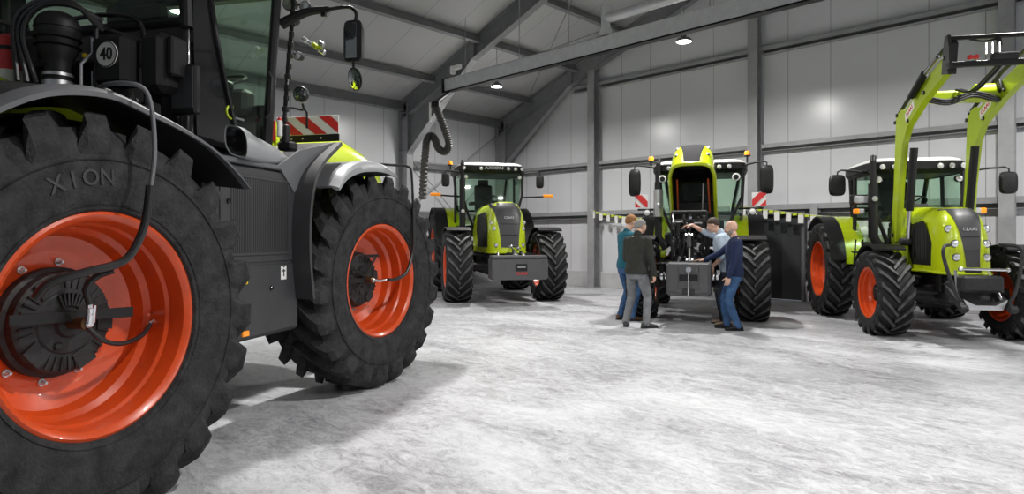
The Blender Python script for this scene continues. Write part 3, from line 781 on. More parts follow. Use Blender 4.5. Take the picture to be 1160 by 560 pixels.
def linkage(root, x, w, z):
    """front lower links with hooks and a cross carrier"""
    mb = MB(); mb.box((x-.05, 0, z+.10), (.18, w*.9, .32), CAST, .03); mb.box((x+.02, 0, z+.30), (.10, .22, .26), CAST, .03)
    for s in (-1, 1):
        mb.beam((x-.1, s*w*.42, z+.15), (x+.42, s*w*.46, z-.08), .05, .11, CAST, .015)
        mb.cyl((x+.44, s*w*.46, z-.08), (0, 1, 0), .05, .09, CAST, 14)
        mb.tube([(x-.02, s*w*.30, z+.42), (x+.25, s*w*.42, z)], [.032, .02], CHR, 10)
    mb.obj('front_linkage', root)

# ------------------------------------------------------------------ the three standard tractors
SC_ = dict(wb=3.04, RF=.81, WF=.58, TF=1.08, RR=1.08, WR=.60, TR=1.03, steer=-2, cw=.80, cwt=.80, cx0=-1.15, cx1=-2.85, zf=1.75, zt=3.32,
           my=1.20, mz=3.10, mh=.34, mw=.20, bea=[(-1.02, 3.30)], exh=-1, mk=(1.42, 2.52), hood=(-1.1, .30, .82, .43, 1.14, 2.30), hk=dict(k=.13, n=3.6, wr=.50, drop=-.02),
           gr=(.46, .84), sg=(-.55, .42), lights=[(.86, .58), (.76, .46), (.70, .14)], hl=.042, df=.22, rl=(-.70, -.30, .35, .52, .68))
rC, hC, dC = tractor('tractor', (-.225, 14.69), 166.7, 'lime green tractor facing forward beside the hanging exhaust hose, wide grey front weight', SC_)
hood_lip(hC, dC)
text('lettering', 'CLAAS', .075, ALU, hC, TM((dC.xs(0, .78)+.016, 0, 1.92), (0, 1, 0), (-.13, 0, 1)))
text('lettering', 'AXION', .10, ALU, rC, TM((-.955, 0, 3.20), (0, 1, 0), (0, 0, 1)), sx=1.5)
engine(rC, -.9, .45, .72, .85, 1.5, 3)
linkage(rC, .80, .9, .72)
front_weight(rC, (1.28, .06, .80), (.46, 1.22, .44), 'slab')
top_link(rC, (.80, .02, 1.28), (1.22, .02, 1.10)); top_link(rC, (.80, .18, 1.24), (1.22, .20, 1.08))

SD = dict(wb=2.6, RF=.71, WF=.50, TF=.955, RR=.92, WR=.56, TR=.98, steer=2, cw=.80, cwt=.86, cx0=-1.2, cx1=-2.75, zf=1.55, zt=3.0,
          my=1.26, mz=2.92, mh=.56, mw=.25, bea=[(-.98, 3.08), (.92, 3.12)], exh=-1, exchrome=1, hood=(-1.0, .20, .72, .40, 1.30, 2.20), hk=dict(k=.10, n=3.8, wr=.42), hoff=-.08,
          gm=MATTE, gr=(.36, .66), sg=(-.55, .35), lights=[(.70, .72), (.70, .40)], hl=.032, open=(-1.12, 1.62, 44), seg=0, rl=(-.50, .34, .50))
rD, hD, dD = tractor('tractor', (3.367, 11.49), 198.8, 'tractor with its lime green hood raised, black weight block in front', SD)
hood_lip(hD, dD, .035)
mb = MB()
for s in (-1, 1): mb.tube([(-.55, s*.30, 1.36), (.25, s*.28, 1.42)], .016, MT('gas_strut_orange', (.65, .12, .03), .35), 8)
mb.obj('gas_strut', hD)
mb = MB(); mb.tube([(-.15, .10, 1.9), (.12, .13, 2.45)], .012, ALU, 8); mb.tube([(-.45, .08, 1.5), (-.15, .10, 1.9)], .018, BLK, 8); mb.obj('hood_prop', rD)
mb = MB(); mb.box((-1.1, -.06, 1.75), (.10, .8, .9), BLK, .03); mb.obj('firewall', rD)
engine(rD, -.95, .48, .64, .95, 1.93, 11).location.y = -.10
linkage(rD, .72, .8, .72)
front_weight(rD, (1.15, -.06, .80), (.50, .72, .54), 'block')
top_link(rD, (1.12, -.06, 1.10), (.86, -.08, 1.52))
for s in (-1, 1):                                # square warning plates either side
    mb = MB(); y = s*1.12; x, z = -1.05, 2.22; a = .13
    mb.box((x, y, z), (.012, 2*a, 2*a), WHT, .002)
    for q in (0, 1):
        pts = [(-a, -a+.0), (-a, a*.05), (a*.05, -a)] if q == 0 else [(-a, a), (-a+.11, a), (a, -a+.11), (a, -a), (a-.0, -a), (-a, a-.0)]
        if q == 0: pts = [(-a, -a), (-a, -.01), (-.01, -a)]
        else: pts = [(-a, .09), (-a, a), (.0, a), (a, -.01), (a, -a), (.09, -a)]
        pts = [(p*(-s), r_) for p, r_ in pts]
        mb.prism([(y+p*.98, z+r_*.98) for p, r_ in pts], x+.0062, x+.009, REDP, 'yz')
    mb.obj('warning_plate', rD)
    mb = MB(); mb.tube([(-1.2, s*.75, 2.05), (-1.1, s*1.2, 2.05)], .02, BLK, 8); mb.cyl((-1.03, s*1.0, 1.98), (1, 0, 0), .075, .05, BLK, 16); mb.obj('lamp_bracket', rD)
    link('headlight', lamp_mesh(.06, WHT), rD, (-1.0, s*1.0, 1.98))
    mb = MB(); mb.cyl((-1.05, s*.70, 2.66), (1, 0, 0), .075, .04, WHT, 18); mb.cyl((-1.02, s*.70, 2.66), (1, 0, 0), .05, .02, BLK, 18); mb.obj('round_decal', rD)

SE = dict(wb=2.5, RF=.64, WF=.46, TF=.885, RR=.875, WR=.46, TR=.965, steer=2, cw=.72, cwt=.70, cx0=-1.05, cx1=-2.4, zf=1.38, zt=2.78,
          my=1.26, mz=2.58, mh=.36, mw=.26, bea=[(.40, 2.74)], exh=-1, hood=(-1.0, .25, .78, .32, .98, 1.93), hk=dict(k=.10, n=3.4, wr=.40, drop=.06),
          gr=(.26, .60), sg=(-.30, .30), lights=[(.72, .66), (.60, .44), (.58, .24)], hl=.048, df=.18, gm=DGR)
rE, hE, dE = tractor('tractor', (6.51, 9.41), 192, 'lime green tractor carrying a raised front loader frame', SE)
hood_lip(hE, dE)
text('lettering', 'CLAAS', .06, ALU, hE, TM((dE.xs(0, .62)+.016, 0, 1.60), (0, 1, 0), (-.10, 0, 1)))
engine(rE, -.85, .40, .56, .70, 1.15, 21)
linkage(rE, .72, .62, .62)
mb = MB()                                        # guard hoops and the silver cross rod of the front linkage
for s in (-1, 1):
    mb.tube(spl([(.80, s*.30, 1.38), (.98, s*.44, 1.36), (1.02, s*.46, 1.20), (1.08, s*.36, .78), (1.05, s*.26, .58), (.9, s*.24, .55)], 5), .024, CAST, 8)
mb.obj('guard_hoop', rE)
mb = MB(); mb.tube([(1.0, -.24, 1.06), (1.0, .30, 1.05)], .018, CHR, 8); mb.sph((1.0, -.25, 1.06), .035, CHR); mb.sph((1.0, .31, 1.05), .03, CHR); mb.obj('top_link', rE)
mb = MB(); mb.prism([(-.26, .66), (-.20, .52), (.20, .52), (.26, .66), (.12, .58), (-.12, .58)], .98, 1.10, ALU, 'yz'); mb.box((.95, 0, .86), (.2, .5, .22), CAST, .03); mb.cyl((1.06, 0, .68), (0, 0, 1), .06, .05, CAST, 14); mb.obj('hitch_carrier', rE)
# loader
LO = bpy.data.objects.new('front_loader', None)
mb = MB()
for s in (-1, 1):
    mb.box((-.50, s*.44, 1.10), (.36, .10, .9), LIMED, .02); mb.box((-.50, s*.40, .78), (.5, .3, .18), CAST, .03)
ld = mb.obj('front_loader', rE)
for s in (-1, 1):
    y = s*.50
    mb = MB()
    out = [(-.62, 1.42), (-.42, 1.42), (-.30, 2.30), (-.16, 2.92), (.02, 3.16), (.55, 3.42), (1.16, 3.62), (1.30, 3.68), (1.36, 3.92), (1.25, 3.94), (1.10, 3.84), (.50, 3.66), (-.06, 3.42), (-.20, 3.46), (-.40, 3.40), (-.42, 3.20), (-.50, 2.30)]
    mb.prism(out, y-.045, y+.045, LIMED); arm = mb.obj('loader_arm', ld)
    mb = MB(); mb.tube([(-.38, y, 3.44), (.45, y+.0, 3.82), (1.18, y, 4.02)], .028, BLK, 8); mb.obj('parallel_rod', arm)
    mb = MB(); mb.tube([(-.30, y-.09*s, 1.42), (-.22, y-.09*s, 2.1)], .035, CHR, 12); mb.tube([(-.25, y-.09*s, 1.9), (-.08, y-.09*s, 2.85)], .055, BLK, 14); mb.cyl((-.30, y-.05*s, 1.42), (0, 1, 0), .06, .16, CAST, 14); mb.obj('lift_cylinder', arm)
    mb = MB(); mb.tube([(.30, y+.09*s, 3.56), (.75, y+.09*s, 3.78)], .05, BLK, 12); mb.tube([(.72, y+.09*s, 3.76), (1.16, y+.09*s, 3.90)], .028, CHR, 10); mb.obj('tilt_cylinder', arm)
    for q, (xx, zz) in enumerate(((-.36, 3.40), (-.44, 3.30), (-.52, 1.52), (.06, 3.24), (1.24, 3.86), (.62, 3.54))):
        mb = MB(); mb.cyl((xx, y, zz), (0, 1, 0), .030, .13, CAST, 12); mb.cyl((xx, y, zz), (0, 1, 0), .016, .15, ALU, 6); mb.obj('pivot_pin', arm)
    mb = MB(); mb.prism([(1.16, 3.66), (1.34, 3.62), (1.40, 4.00), (1.32, 4.12), (1.24, 4.10), (1.20, 3.92)], y-.05, y+.05, CAST); mb.obj('tilt_lever', arm)
    mb = MB(); mb.box((.50, y-s*.065, 3.60), (.16, .05, .17), BLK, .03, Matrix.Rotation(-.4, 4, 'Y')); mb.obj('arm_light', arm)
    mb = MB(); mb.prism([(-.03, 3.24), (.28, 3.40), (.26, 3.52), (-.05, 3.36)], y-.048, y+.048, WHT); lb = mb.obj('arm_label', arm)
    a_ = Vector((.31, 0, .16)).normalized()
    dd = -1
    text('lettering', 'CLAAS', .085, REDP, lb, TM((.115, y-.050, 3.38), a_, (-a_.z, 0, a_.x)), sx=1.0)
mb = MB(); mb.box((.42, 0, 3.50), (.20, 1.0, .16), LIMED, .03); mb.cyl((.42, .30, 3.55), (0, 1, 0), .12, .26, LIMED, 20); mb.obj('cross_tube', ld)
mb = MB()
mb.beam((1.36, -.58, 4.08), (1.36, .58, 4.08), .05, .05, BLK); mb.beam((1.42, -.58, 3.72), (1.42, .58, 3.72), .07, .07, BLK)
for s in (-1, 1): mb.prism([(1.34, 3.66), (1.46, 3.68), (1.44, 3.96), (1.40, 4.12), (1.32, 4.11)], s*.56-.02, s*.56+.02, CAST)
mb.tube([(1.36, 0.02, 4.07), (1.40, .02, 3.95)], .03, CAST, 8); mb.box((1.42, .06, 3.80), (.10, .30, .09), CAST, .02)
for q in (-.05, .02, .10): mb.tube([(1.42, q-.10, 3.84), (1.42, q-.10, 3.98)], .014, CHR, 8)
mb.obj('tool_carrier', ld)
mb = MB(); mb.cyl((1.45, -.34, 3.80), (1, 0, 0), .03, .05, REDP, 12); mb.cyl((1.45, -.27, 3.80), (1, 0, 0), .03, .05, REDP, 12); mb.obj('hose_coupler', ld)
mb = MB()
for q in (0, .05): mb.tube(spl([(1.42, .02+q, 3.74), (1.15, .0+q, 3.62), (.80, -.04+q, 3.50), (.52, -.10+q, 3.58)], 6), .018, HOSE, 8)
for q in range(3): mb.tube(spl([(.50, -.46, 3.44+.03*q), (.54, -.2, 3.38+.03*q), (.54, .10, 3.48+.03*q), (.55, .36, 3.40+.03*q), (.48, .48, 3.42)], 6), .018, HOSE, 8)
mb.tube(spl([(1.34, -.3, 4.06), (1.36, -.15, 4.02), (1.36, 0, 4.04)], 5), .014, HOSE, 6)
mb.obj('loader_hose', ld)
mb = MB(); mb.box((-1.0, -.86, 2.12), (.08, .24, .12), LENS, .02); mb.box((-1.05, -.86, 2.12), (.08, .34, .17), BLK, .02); mb.obj('work_light', rE)
for s in (-1, 1):
    mb = MB(); mb.tube([(-1.05, s*.72, 1.94), (-1.0, s*.92, 1.92)], .02, BLK, 8); mb.box((-1.0, s*.94, 1.92), (.07, .09, .09), ORG, .03); mb.box((-.995, s*.86, 1.92), (.075, .09, .09), LENS, .03); mb.obj('indicator', rE)

# ------------------------------------------------------------------ the big four-wheel tractor on the left
X0, Y0 = CW(-3.435, 3.49)
big = empty('tractor', (X0, Y0, 0), PI/2-rad(13.3)+AL, '', 'tractor')
big['label'] = 'huge dark grey and lime tractor filling the left foreground, big red wheel rims'
KW = WheelKit(1.06, .68, .555, 22, .078, RUBD, .37, .262, 10, 1.0, None)
mb = MB(); r = .262                               # deeper planetary hub with raised ribs, webs and plugs
mb.lathe([(r+.02, 0), (r+.02, -.05), (r, -.06), (r-.005, -.10), (r-.03, -.118), (r*.62, -.12), (r*.58, -.128), (r*.30, -.13), (r*.26, -.15), (0, -.15)], (0, KW.dy, 0), (0, 1, 0), CAST, 48)
for i in range(36):
    if i % 9 in (3, 4) and i > 17: continue
    a = 2*PI*i/36; mb.box((r*.80*math.cos(a), KW.dy-.120, r*.80*math.sin(a)), (r*.26, .014, .011), CAST, .002, Matrix.Rotation(-a, 4, 'Y'))
for a in (.1, 2.2, 4.0, 5.3):
    mb.box((r*.80*math.cos(a), KW.dy-.124, r*.80*math.sin(a)), (r*.34, .012, .11), CAST, .006, Matrix.Rotation(-a, 4, 'Y'))
for i in range(7):
    a = 1.1+.16*i; mb.box((r*.45*math.cos(a), KW.dy-.134, r*.45*math.sin(a)), (r*.26, .014, .012), CAST, .002, Matrix.Rotation(-a, 4, 'Y'))
mb.cyl((-.04, KW.dy-.135, -.12), (0, 1, 0), .022, .02, CAST, 6)
KW.hub = mb.mesh('hub')
KW.hubr = .262
WR_ = KW.place(big, 0, -1.15, -3.5, 8); WF_ = KW.place(big, 3.27, -1.15, -10.5, 0)
WL_ = KW.place(big, 0, 1.15, -3.5, 4); KW.place(big, 3.27, 1.15, -10.5, 11)
# raised sidewall lettering following the tyre
def sidewall(wheel, word, r, a0, size, step):
    for i, ch in enumerate(word):
        if ch == ' ': continue
        a = rad(a0)-i*step*size/r
        up = Vector((math.cos(a), 0, math.sin(a))); right = Vector((math.sin(a), 0, -math.cos(a)))
        yy = -.343
        t_ = text('sidewall_letter', ch, size, RUB, wheel, TM((r*up.x, yy, r*up.z), right, up), ext=.004)
        t_.data.materials[0] = LET
LET = MT('raised_rubber', (.035, .035, .037), .45)
sidewall(WR_, 'XION', .73, 121, .11, .80)
def part(mb, name, parent=big, **k): return mb.obj(name, parent, **k)
# frame, axles
mb = MB(); mb.box((1.8, 0, 1.05), (5.4, .62, .5), CAST, .05); mb.box((1.7, 0, .85), (1.6, 1.3, .35), BLK, .06); part(mb, 'chassis')
for x in (0, 3.27):
    mb = MB(); mb.tube([(x, -1.0, 1.06), (x, -.4, 1.0), (x, .4, 1.0), (x, 1.0, 1.06)], [.16, .20, .20, .16], CAST, 16); mb.sph((x, 0, .98), .32, CAST, 18)
    mb.tube([(x+.35, -.9, 1.1), (x+.35, .9, 1.1)], .035, CAST, 8); part(mb, 'axle')
# rear fenders (both sides), inner arches
fp = [(-1.05, 1.66), (-.90, 1.83), (-.57, 2.06), (-.38, 2.16), (-.18, 2.21), (.0, 2.22), (.21, 2.18), (.45, 2.125), (.68, 2.05), (.88, 1.94), (1.03, 1.83)]
FP = [(p.x, p.y) for p in spl([(x, z, 0) for x, z in fp], 4)]
FENDG = MT('fender_grey', (.10, .103, .112), .42, var=.12, scale=3)
for s in (-1, 1):
    mb = MB(); mb.loft([[(x, s*1.47, z), (x, s*1.2, z+.03), (x, s*.82, z+.08), (x, s*.82, z+.06), (x, s*1.2, z+.01), (x, s*1.47, z-.018)] for x, z in FP], BLK)
    a, b = s*.82, s*.838; mb.prism([(x, z+.07) for x, z in FP]+[(1.0, 1.4), (-1.0, 1.4)], min(a, b), max(a, b), BLK)
    f = part(mb, 'rear_fender')
    mb = MB(); n = len(FP); rings = []
    for i, (x, z) in enumerate(FP):
        q = i/(n-1); hh = .045*(1-max(0, (q-.55)/.45)*.6)
        rings.append([(x, s*1.44, z+.012), (x, s*1.49, z), (x, s*1.515, z-hh*.45), (x, s*1.515, z-hh), (x, s*1.498, z-hh), (x, s*1.47, z-.02)])
    mb.loft(rings, FENDG); mb.obj('fender_lip', f)
    mb = MB(); ip = arc(.35, 1.06, 1.165, 20, 128, 24); inn = arc(.35, 1.06, 1.075, 20, 128, 24)
    a, b = s*.84, s*.90
    n = len(ip); rings = [[(o[0], a, o[1]), (o[0], b, o[1]), (i_[0], b, i_[1]), (i_[0], a, i_[1])] for o, i_ in zip(ip, inn)]
    mb.loft(rings, LIME); a, b = s*.60, s*.85; mb.strip([(x, z-.02) for x, z in ip], min(a, b), max(a, b), .02, BLK); mb.obj('inner_arch', f)
    mb = MB(); mb.prism([(.7, 2.02), (1.15, 1.75), (1.10, 1.35), (1.0, .95), (.95, .95), (.98, 1.35), (.9, 1.6), (.6, 1.9)], s*.93, s*1.02, FENDG); mb.obj('fender_stay', f)
# decks and dark gear behind the cab
mb = MB(); mb.box((.35, 0, 2.02), (1.9, 1.6, .22), BLK, .03); mb.box((-.6, 0, 1.75), (.5, 1.3, .4), BLK, .05); mb.box((.2, 0, 1.5), (1.2, 1.1, .9), BLK, .05); part(mb, 'rear_deck')
mb = MB(); mb.prism([(-1.0, 1.5), (-1.0, 1.95), (-.75, 2.22), (.4, 2.3), (.4, 2.1), (-.4, 1.9)], -.62, -.58, LIME); mb.box((-.30, 0, 2.20), (.7, 1.16, .14), LIME, .04); part(mb, 'rear_cowl')
# cab
CX0, CX1, CWD, CZ, CT = 2.25, 1.22, .86, 2.18, 3.66
mb = MB()
rings = []
def rr_(x0, x1, y, z, e=.09):
    out = []
    for cx, cy, a0 in ((x1-e, y-e, 0), (x0+e, y-e, 90), (x0+e, -y+e, 180), (x1-e, -y+e, 270)):
        for k in range(4): a = rad(a0+30*k); out.append((cx+e*math.cos(a), cy+e*math.sin(a), z))
    return out
mb.loft([rr_(CX1, 1.66, CWD, CZ), rr_(CX1, 1.62, CWD, 3.02), rr_(CX1+.02, 1.62, CWD-.02, 3.05)], BLKG)
mb.box((1.9, 0, CZ), (.9, 1.68, .22), BLK, .04)
for s in (-1, 1):                                  # body side aft of the slanted glass edge
    mb.prism([(1.30, CZ), (2.2, CZ), (2.2, 2.31), (1.74, 2.33), (1.62, 2.62), (1.50, 3.0), (1.44, 3.28), (1.40, 3.66), (1.26, 3.66), (1.26, 3.0)], s*CWD-.02, s*CWD+.012, BLKG)
    mb.tube([(2.14, s*.87, 2.28), (2.20, s*.875, 2.9), (2.30, s*.86, 3.66)], [.045, .04, .04], BLK, 10)
    mb.tube([(1.24, s*.84, 3.0), (1.24, s*.82, 3.66)], .045, BLK, 10)
    mb.tube([(1.72, s*.885, 2.32), (1.60, s*.89, 2.64), (1.49, s*.89, 3.0), (1.43, s*.885, 3.28), (1.40, s*.87, 3.66)], .020, BLKG, 8)
mb.tube([(1.23, -.84, 3.04), (1.23, .84, 3.04)], .035, BLK, 10)
for x in (1.24, 2.30): mb.tube([(x, -.84, 3.66), (x, .84, 3.66)], .05, BLK, 10)
for s in (-1, 1): mb.tube([(1.24, s*.84, 3.66), (2.30, s*.84, 3.66)], .05, BLK, 10)
mb.box((2.25, 0, 2.45), (.06, 1.6, .4), BLK, .02)
part(mb, 'cab_frame')
mb = MB(); mb.loft([rr_(1.05, 2.48, .95, 3.66, .15), rr_(1.0, 2.55, 1.0, 3.74, .15), rr_(1.05, 2.5, .96, 3.86, .2), rr_(1.2, 2.35, .8, 3.92, .2)], BLK); part(mb, 'cab_roof')
for s in (-1, 1):
    d = glass_pane(big, 'cab_door', [(1.74, s*.868, 2.34), (2.14, s*.868, 2.32), (2.20, s*.868, 2.9), (2.29, s*.862, 3.64), (1.41, s*.862, 3.64), (1.45, s*.868, 3.28), (1.50, s*.868, 3.0), (1.62, s*.868, 2.64)])
    mb = MB(); mb.tube([(2.08, s*.90, 2.5), (2.10, s*.93, 2.55), (2.12, s*.93, 2.85), (2.12, s*.90, 2.9)], .012, BLK, 8); mb.obj('door_handle', d)
mb = MB()                                         # small green ring-shaped badge with white lettering bar low on the door glass
mb.tube([(1.66+.05*math.cos(a), -.885, 2.47+.05*math.sin(a)) for a in [rad(60+250*i/14) for i in range(15)]], .009, LIME, 6)
mb.box((1.76, -.884, 2.435), (.12, .006, .018), MGR, .002)
mb.obj('door_badge', big)
glass_pane(big, 'rear_window', [(1.20, -.80, 3.08), (1.20, .80, 3.08), (1.20, .78, 3.62), (1.20, -.78, 3.62)])
glass_pane(big, 'windshield', [(2.27, -.80, 2.65), (2.27, .80, 2.65), (2.31, .80, 3.62), (2.31, -.80, 3.62)])
o1_, o2_ = seat_steer(big, 1.68, 2.12); o1_.location.y = -.28; o2_.location = (-.26, -.50, 0)
mb = MB(); mb.tube([(1.5, -.30, 2.35), (1.55, -.42, 2.95)], .03, BLK, 8); mb.box((1.62, -.45, 3.02), (.05, .28, .2), BLKG, .01); part(mb, 'terminal_screen')
# things on the back of the cab
mb = MB(); mb.box((.86, -.63, 2.66), (.16, .26, .34), BLK, .05); mb.tube([(.80, -.52, 2.45), (.80, -.52, 2.86), (.84, -.50, 2.90), (1.2, -.48, 2.92)], .016, BLK, 8); bx = part(mb, 'speed_sign_box')
mb = MB(); mb.cyl((.775, -.63, 2.69), (1, 0, 0), .086, .006, WHT, 36, .001); sg = mb.obj('speed_sign', bx)
mb = MB(); mb.tube([(.770, -.63+.081*math.cos(a), 2.69+.081*math.sin(a)) for a in [2*PI*i/36 for i in range(37)]], .0035, BLK, 6); mb.obj('sign_ring', bx)
text('sign_number', '40', .115, BLK, sg, TM((.770, -.63, 2.688), (0, -1, 0), (0, 0, 1)), sx=.85)
mb = MB(); mb.box((.98, -.86, 2.66), (.20, .20, .40), BLK, .05); mb.box((.98, -.99, 2.70), (.14, .05, .26), BLK, .02); part(mb, 'battery_box')
mb = MB(); c = (.72, -.30)
mb.lathe([(0, 2.22), (.085, 2.22), (.075, 2.62), (.085, 2.66), (.115, 2.72), (.118, 2.80), (.130, 2.82), (.130, 2.89), (.11, 2.93), (.07, 2.96), (0, 2.96)], (c[0], c[1], 0), (0, 0, 1), BLK, 28)
for z in (2.74, 2.79, 2.855): mb.lathe([(.118, z-.008), (.136, z), (.118, z+.008)], (c[0], c[1], 0), (0, 0, 1), BLK, 28)
ac = part(mb, 'air_filter')
mb = MB(); mb.lathe([(.084, 2.545), (.088, 2.545), (.088, 2.565), (.084, 2.565)], (c[0], c[1], 0), (0, 0, 1), ALU, 24); mb.lathe([(.084, 2.46), (.088, 2.46), (.088, 2.515), (.084, 2.515)], (c[0], c[1], 0), (0, 0, 1), ALU, 24); mb.obj('filter_clamp', ac)
mb = MB()
for q in range(3):
    o = .035*q; mb.tube(spl([(.66-o, -.20+o, 2.5), (.60, -.16+o, 2.80+o), (.62, -.26, 2.97+o*.6), (.70, -.42, 3.0+o*.4), (.85, -.52, 2.94-o)], 6), .017, HOSE, 8)
mb.tube(spl([(.9, -.15, 2.99), (.9, -.5, 3.0), (.92, -.75, 2.93), (.92, -.80, 2.6), (.9, -.82, 2.35)], 6), .016, BLKG, 8)
part(mb, 'hydraulic_hose')
mb = MB(); mb.tube([(.78, -.42, 2.28), (.78, -.42, 2.64), (.82, -.47, 2.72), (.82, -.47, 2.82)], .012, ALU, 8); mb.tube([(.82, -.47, 2.28), (.82, -.47, 2.60)], .007, ALU, 6); part(mb, 'steel_line')
mb = MB(); mb.cyl((.80, -.43, 2.70), (1, 0, 0), .016, .03, YEL, 10); part(mb, 'yellow_cap')
mb = MB(); mb.box((1.0, -.28, 2.45), (.3, .7, .5), BLK, .03); mb.box((1.0, .3, 2.55), (.28, .5, .7), BLK, .03)
mb.prism([(.55, 2.15), (.95, 2.15), (.95, 2.45)], -.20, -.17, BLK, 'xz'); part(mb, 'rear_gear_box')
mb = MB(); mb.cyl((.70, .07, 2.67), (0, 0, 1), .075, .34, REDP, 24, .03); ex = part(mb, 'fire_extinguisher')
mb = MB(); mb.lathe([(.076, 2.52), (.078, 2.52), (.078, 2.60), (.076, 2.60)], (.70, .07, 0), (0, 0, 1), WHT, 24); mb.obj('extinguisher_label', ex)
mb = MB(); mb.lathe([(.076, 2.73), (.079, 2.73), (.079, 2.755), (.076, 2.755)], (.70, .07, 0), (0, 0, 1), BLK, 24); mb.cyl((.70, .07, 2.83), (0, 0, 1), .03, .15, BLK, 12); mb.box((.66, .07, 2.91), (.14, .03, .03), BLK, .008); mb.obj('extinguisher_valve', ex)
mb = MB(); mb.box((1.06, -.99, 2.50), (.06, .20, .34), BLK, .015); v_ = part(mb, 'control_cabinet')
mb = MB(); mb.box((1.026, -.99, 2.51), (.008, .165, .28), DGR, .004); mb.obj('cabinet_lid', v_)
mb = MB()
for q, (yy, zz) in enumerate(((-.90, 2.36), (-.94, 2.40), (-.98, 2.44))): mb.tube([(.95, -.70, zz-.05), (.62, yy, zz-.06), (.60, yy-.03, zz-.10), (.60, yy-.03, 2.16)], .011, ALU if q == 1 else BLKG, 8)
part(mb, 'brake_line')
R = random.Random(5)
for i in range(16): mb = MB(); mb.box((.7+R.random()*.4, -.55-R.random()*.35, 2.20+R.random()*.2), (.1, .08, .08), R.choice((BLK, CAST)), .01); part(mb, 'valve_block')
for i in range(6): mb = MB(); mb.cyl((.62+R.random()*.3, -.6-R.random()*.3, 2.3+R.random()*.1), (1, 0, 0), .016, .05, R.choice((ALU, BLK)), 8); part(mb, 'valve_fitting')
mb = MB(); mb.prism([(.16, 2.40), (.16, 2.50), (.08, 2.56), (-.03, 2.50), (-.10, 2.40)], .60, .64, LIME, 'yz'); part(mb, 'lime_cover')
# grey service box between the wheels
for s in (-1, 1):
    mb = MB(); mb.box((1.56, s*.98, 1.38), (1.12, .42, 1.30), DGR, .025); mb.box((1.58, s*.98, 2.045), (1.16, .46, .04), MGR, .012)
    b_ = part(mb, 'service_box')
    mb = MB(); mb.box((1.60, s*1.193, 1.655), (.92, .012, .70), DGR, .004); mb.box((1.60, s*1.200, 1.655), (.70, .008, .60), DGR, .003)
    for q in range(30): mb.box((1.27+.0228*q, s*1.2035, 1.655), (.010, .003, .58), BLK, .001)
    for q in range(2): mb.box((1.60, s*1.206, 1.37+.57*q), (.70, .006, .02), DGR, .001)
    mb.obj('screen_door', b_)
    mb = MB(); mb.box((1.60, s*1.193, 1.02), (.92, .012, .52), DGR, .004); pn = mb.obj('lower_door', b_)
    mb = MB(); mb.cyl((1.72, s*1.205, 1.10), (0, 1, 0), .018, .02, BLKG, 14); mb.cyl((1.22, s*1.205, 1.75), (0, 1, 0), .018, .02, BLKG, 14); mb.obj('latch', b_)
    mb = MB(); mb.box((1.88, s*1.202, 1.21), (.075, .004, .11), WHT, .001); dc = mb.obj('decal', b_)
    mb = MB(); mb.box((1.88, s*1.205, 1.21), (.012, .003, .06), BLK, .0005); mb.box((1.88, s*1.2052, 1.225), (.04, .003, .012), BLK, .0005); mb.box((1.88, s*1.205, 1.258), (.02, .003, .012), BLK, .0005); mb.obj('decal_arrow', b_)
    mb = MB(); mb.box((1.40, s*1.205, .79), (.07, .02, .04), ORG, .008); mb.obj('side_marker', b_)
    mb = MB(); mb.box((1.40, s*1.205, 1.17), (.04, .02, .04), YEL, .006); mb.obj('yellow_tag', b_)
# intake snout with a dark rounded mouth
mb = MB()
def ring_(x, y, z, a, b, sh, e=.7): return [(x, y+a*math.copysign(abs(math.cos(t_))**e, math.cos(t_)), z+b*math.copysign(abs(math.sin(t_))**e, math.sin(t_))-sh*math.cos(t_)*-1*.0+sh*a*math.cos(t_)) for t_ in [2*PI*i/24 for i in range(24)]]
mb.loft([ring_(1.305, -1.20, 2.18, .082, .095, .5), ring_(1.30, -1.20, 2.18, .094, .108, .5), ring_(1.36, -1.19, 2.18, .10, .112, .45), ring_(1.55, -1.13, 2.165, .12, .10, .3), ring_(1.85, -1.05, 2.15, .14, .085, .1), ring_(2.08, -1.0, 2.12, .13, .06, 0)], LGR, cap=False); sn = part(mb, 'air_intake')
mb = MB(); mb.loft([ring_(1.303, -1.20, 2.18, .083, .096, .5), ring_(1.5, -1.15, 2.17, .075, .085, .4)], BLKG); mb.obj('intake_mouth', sn)
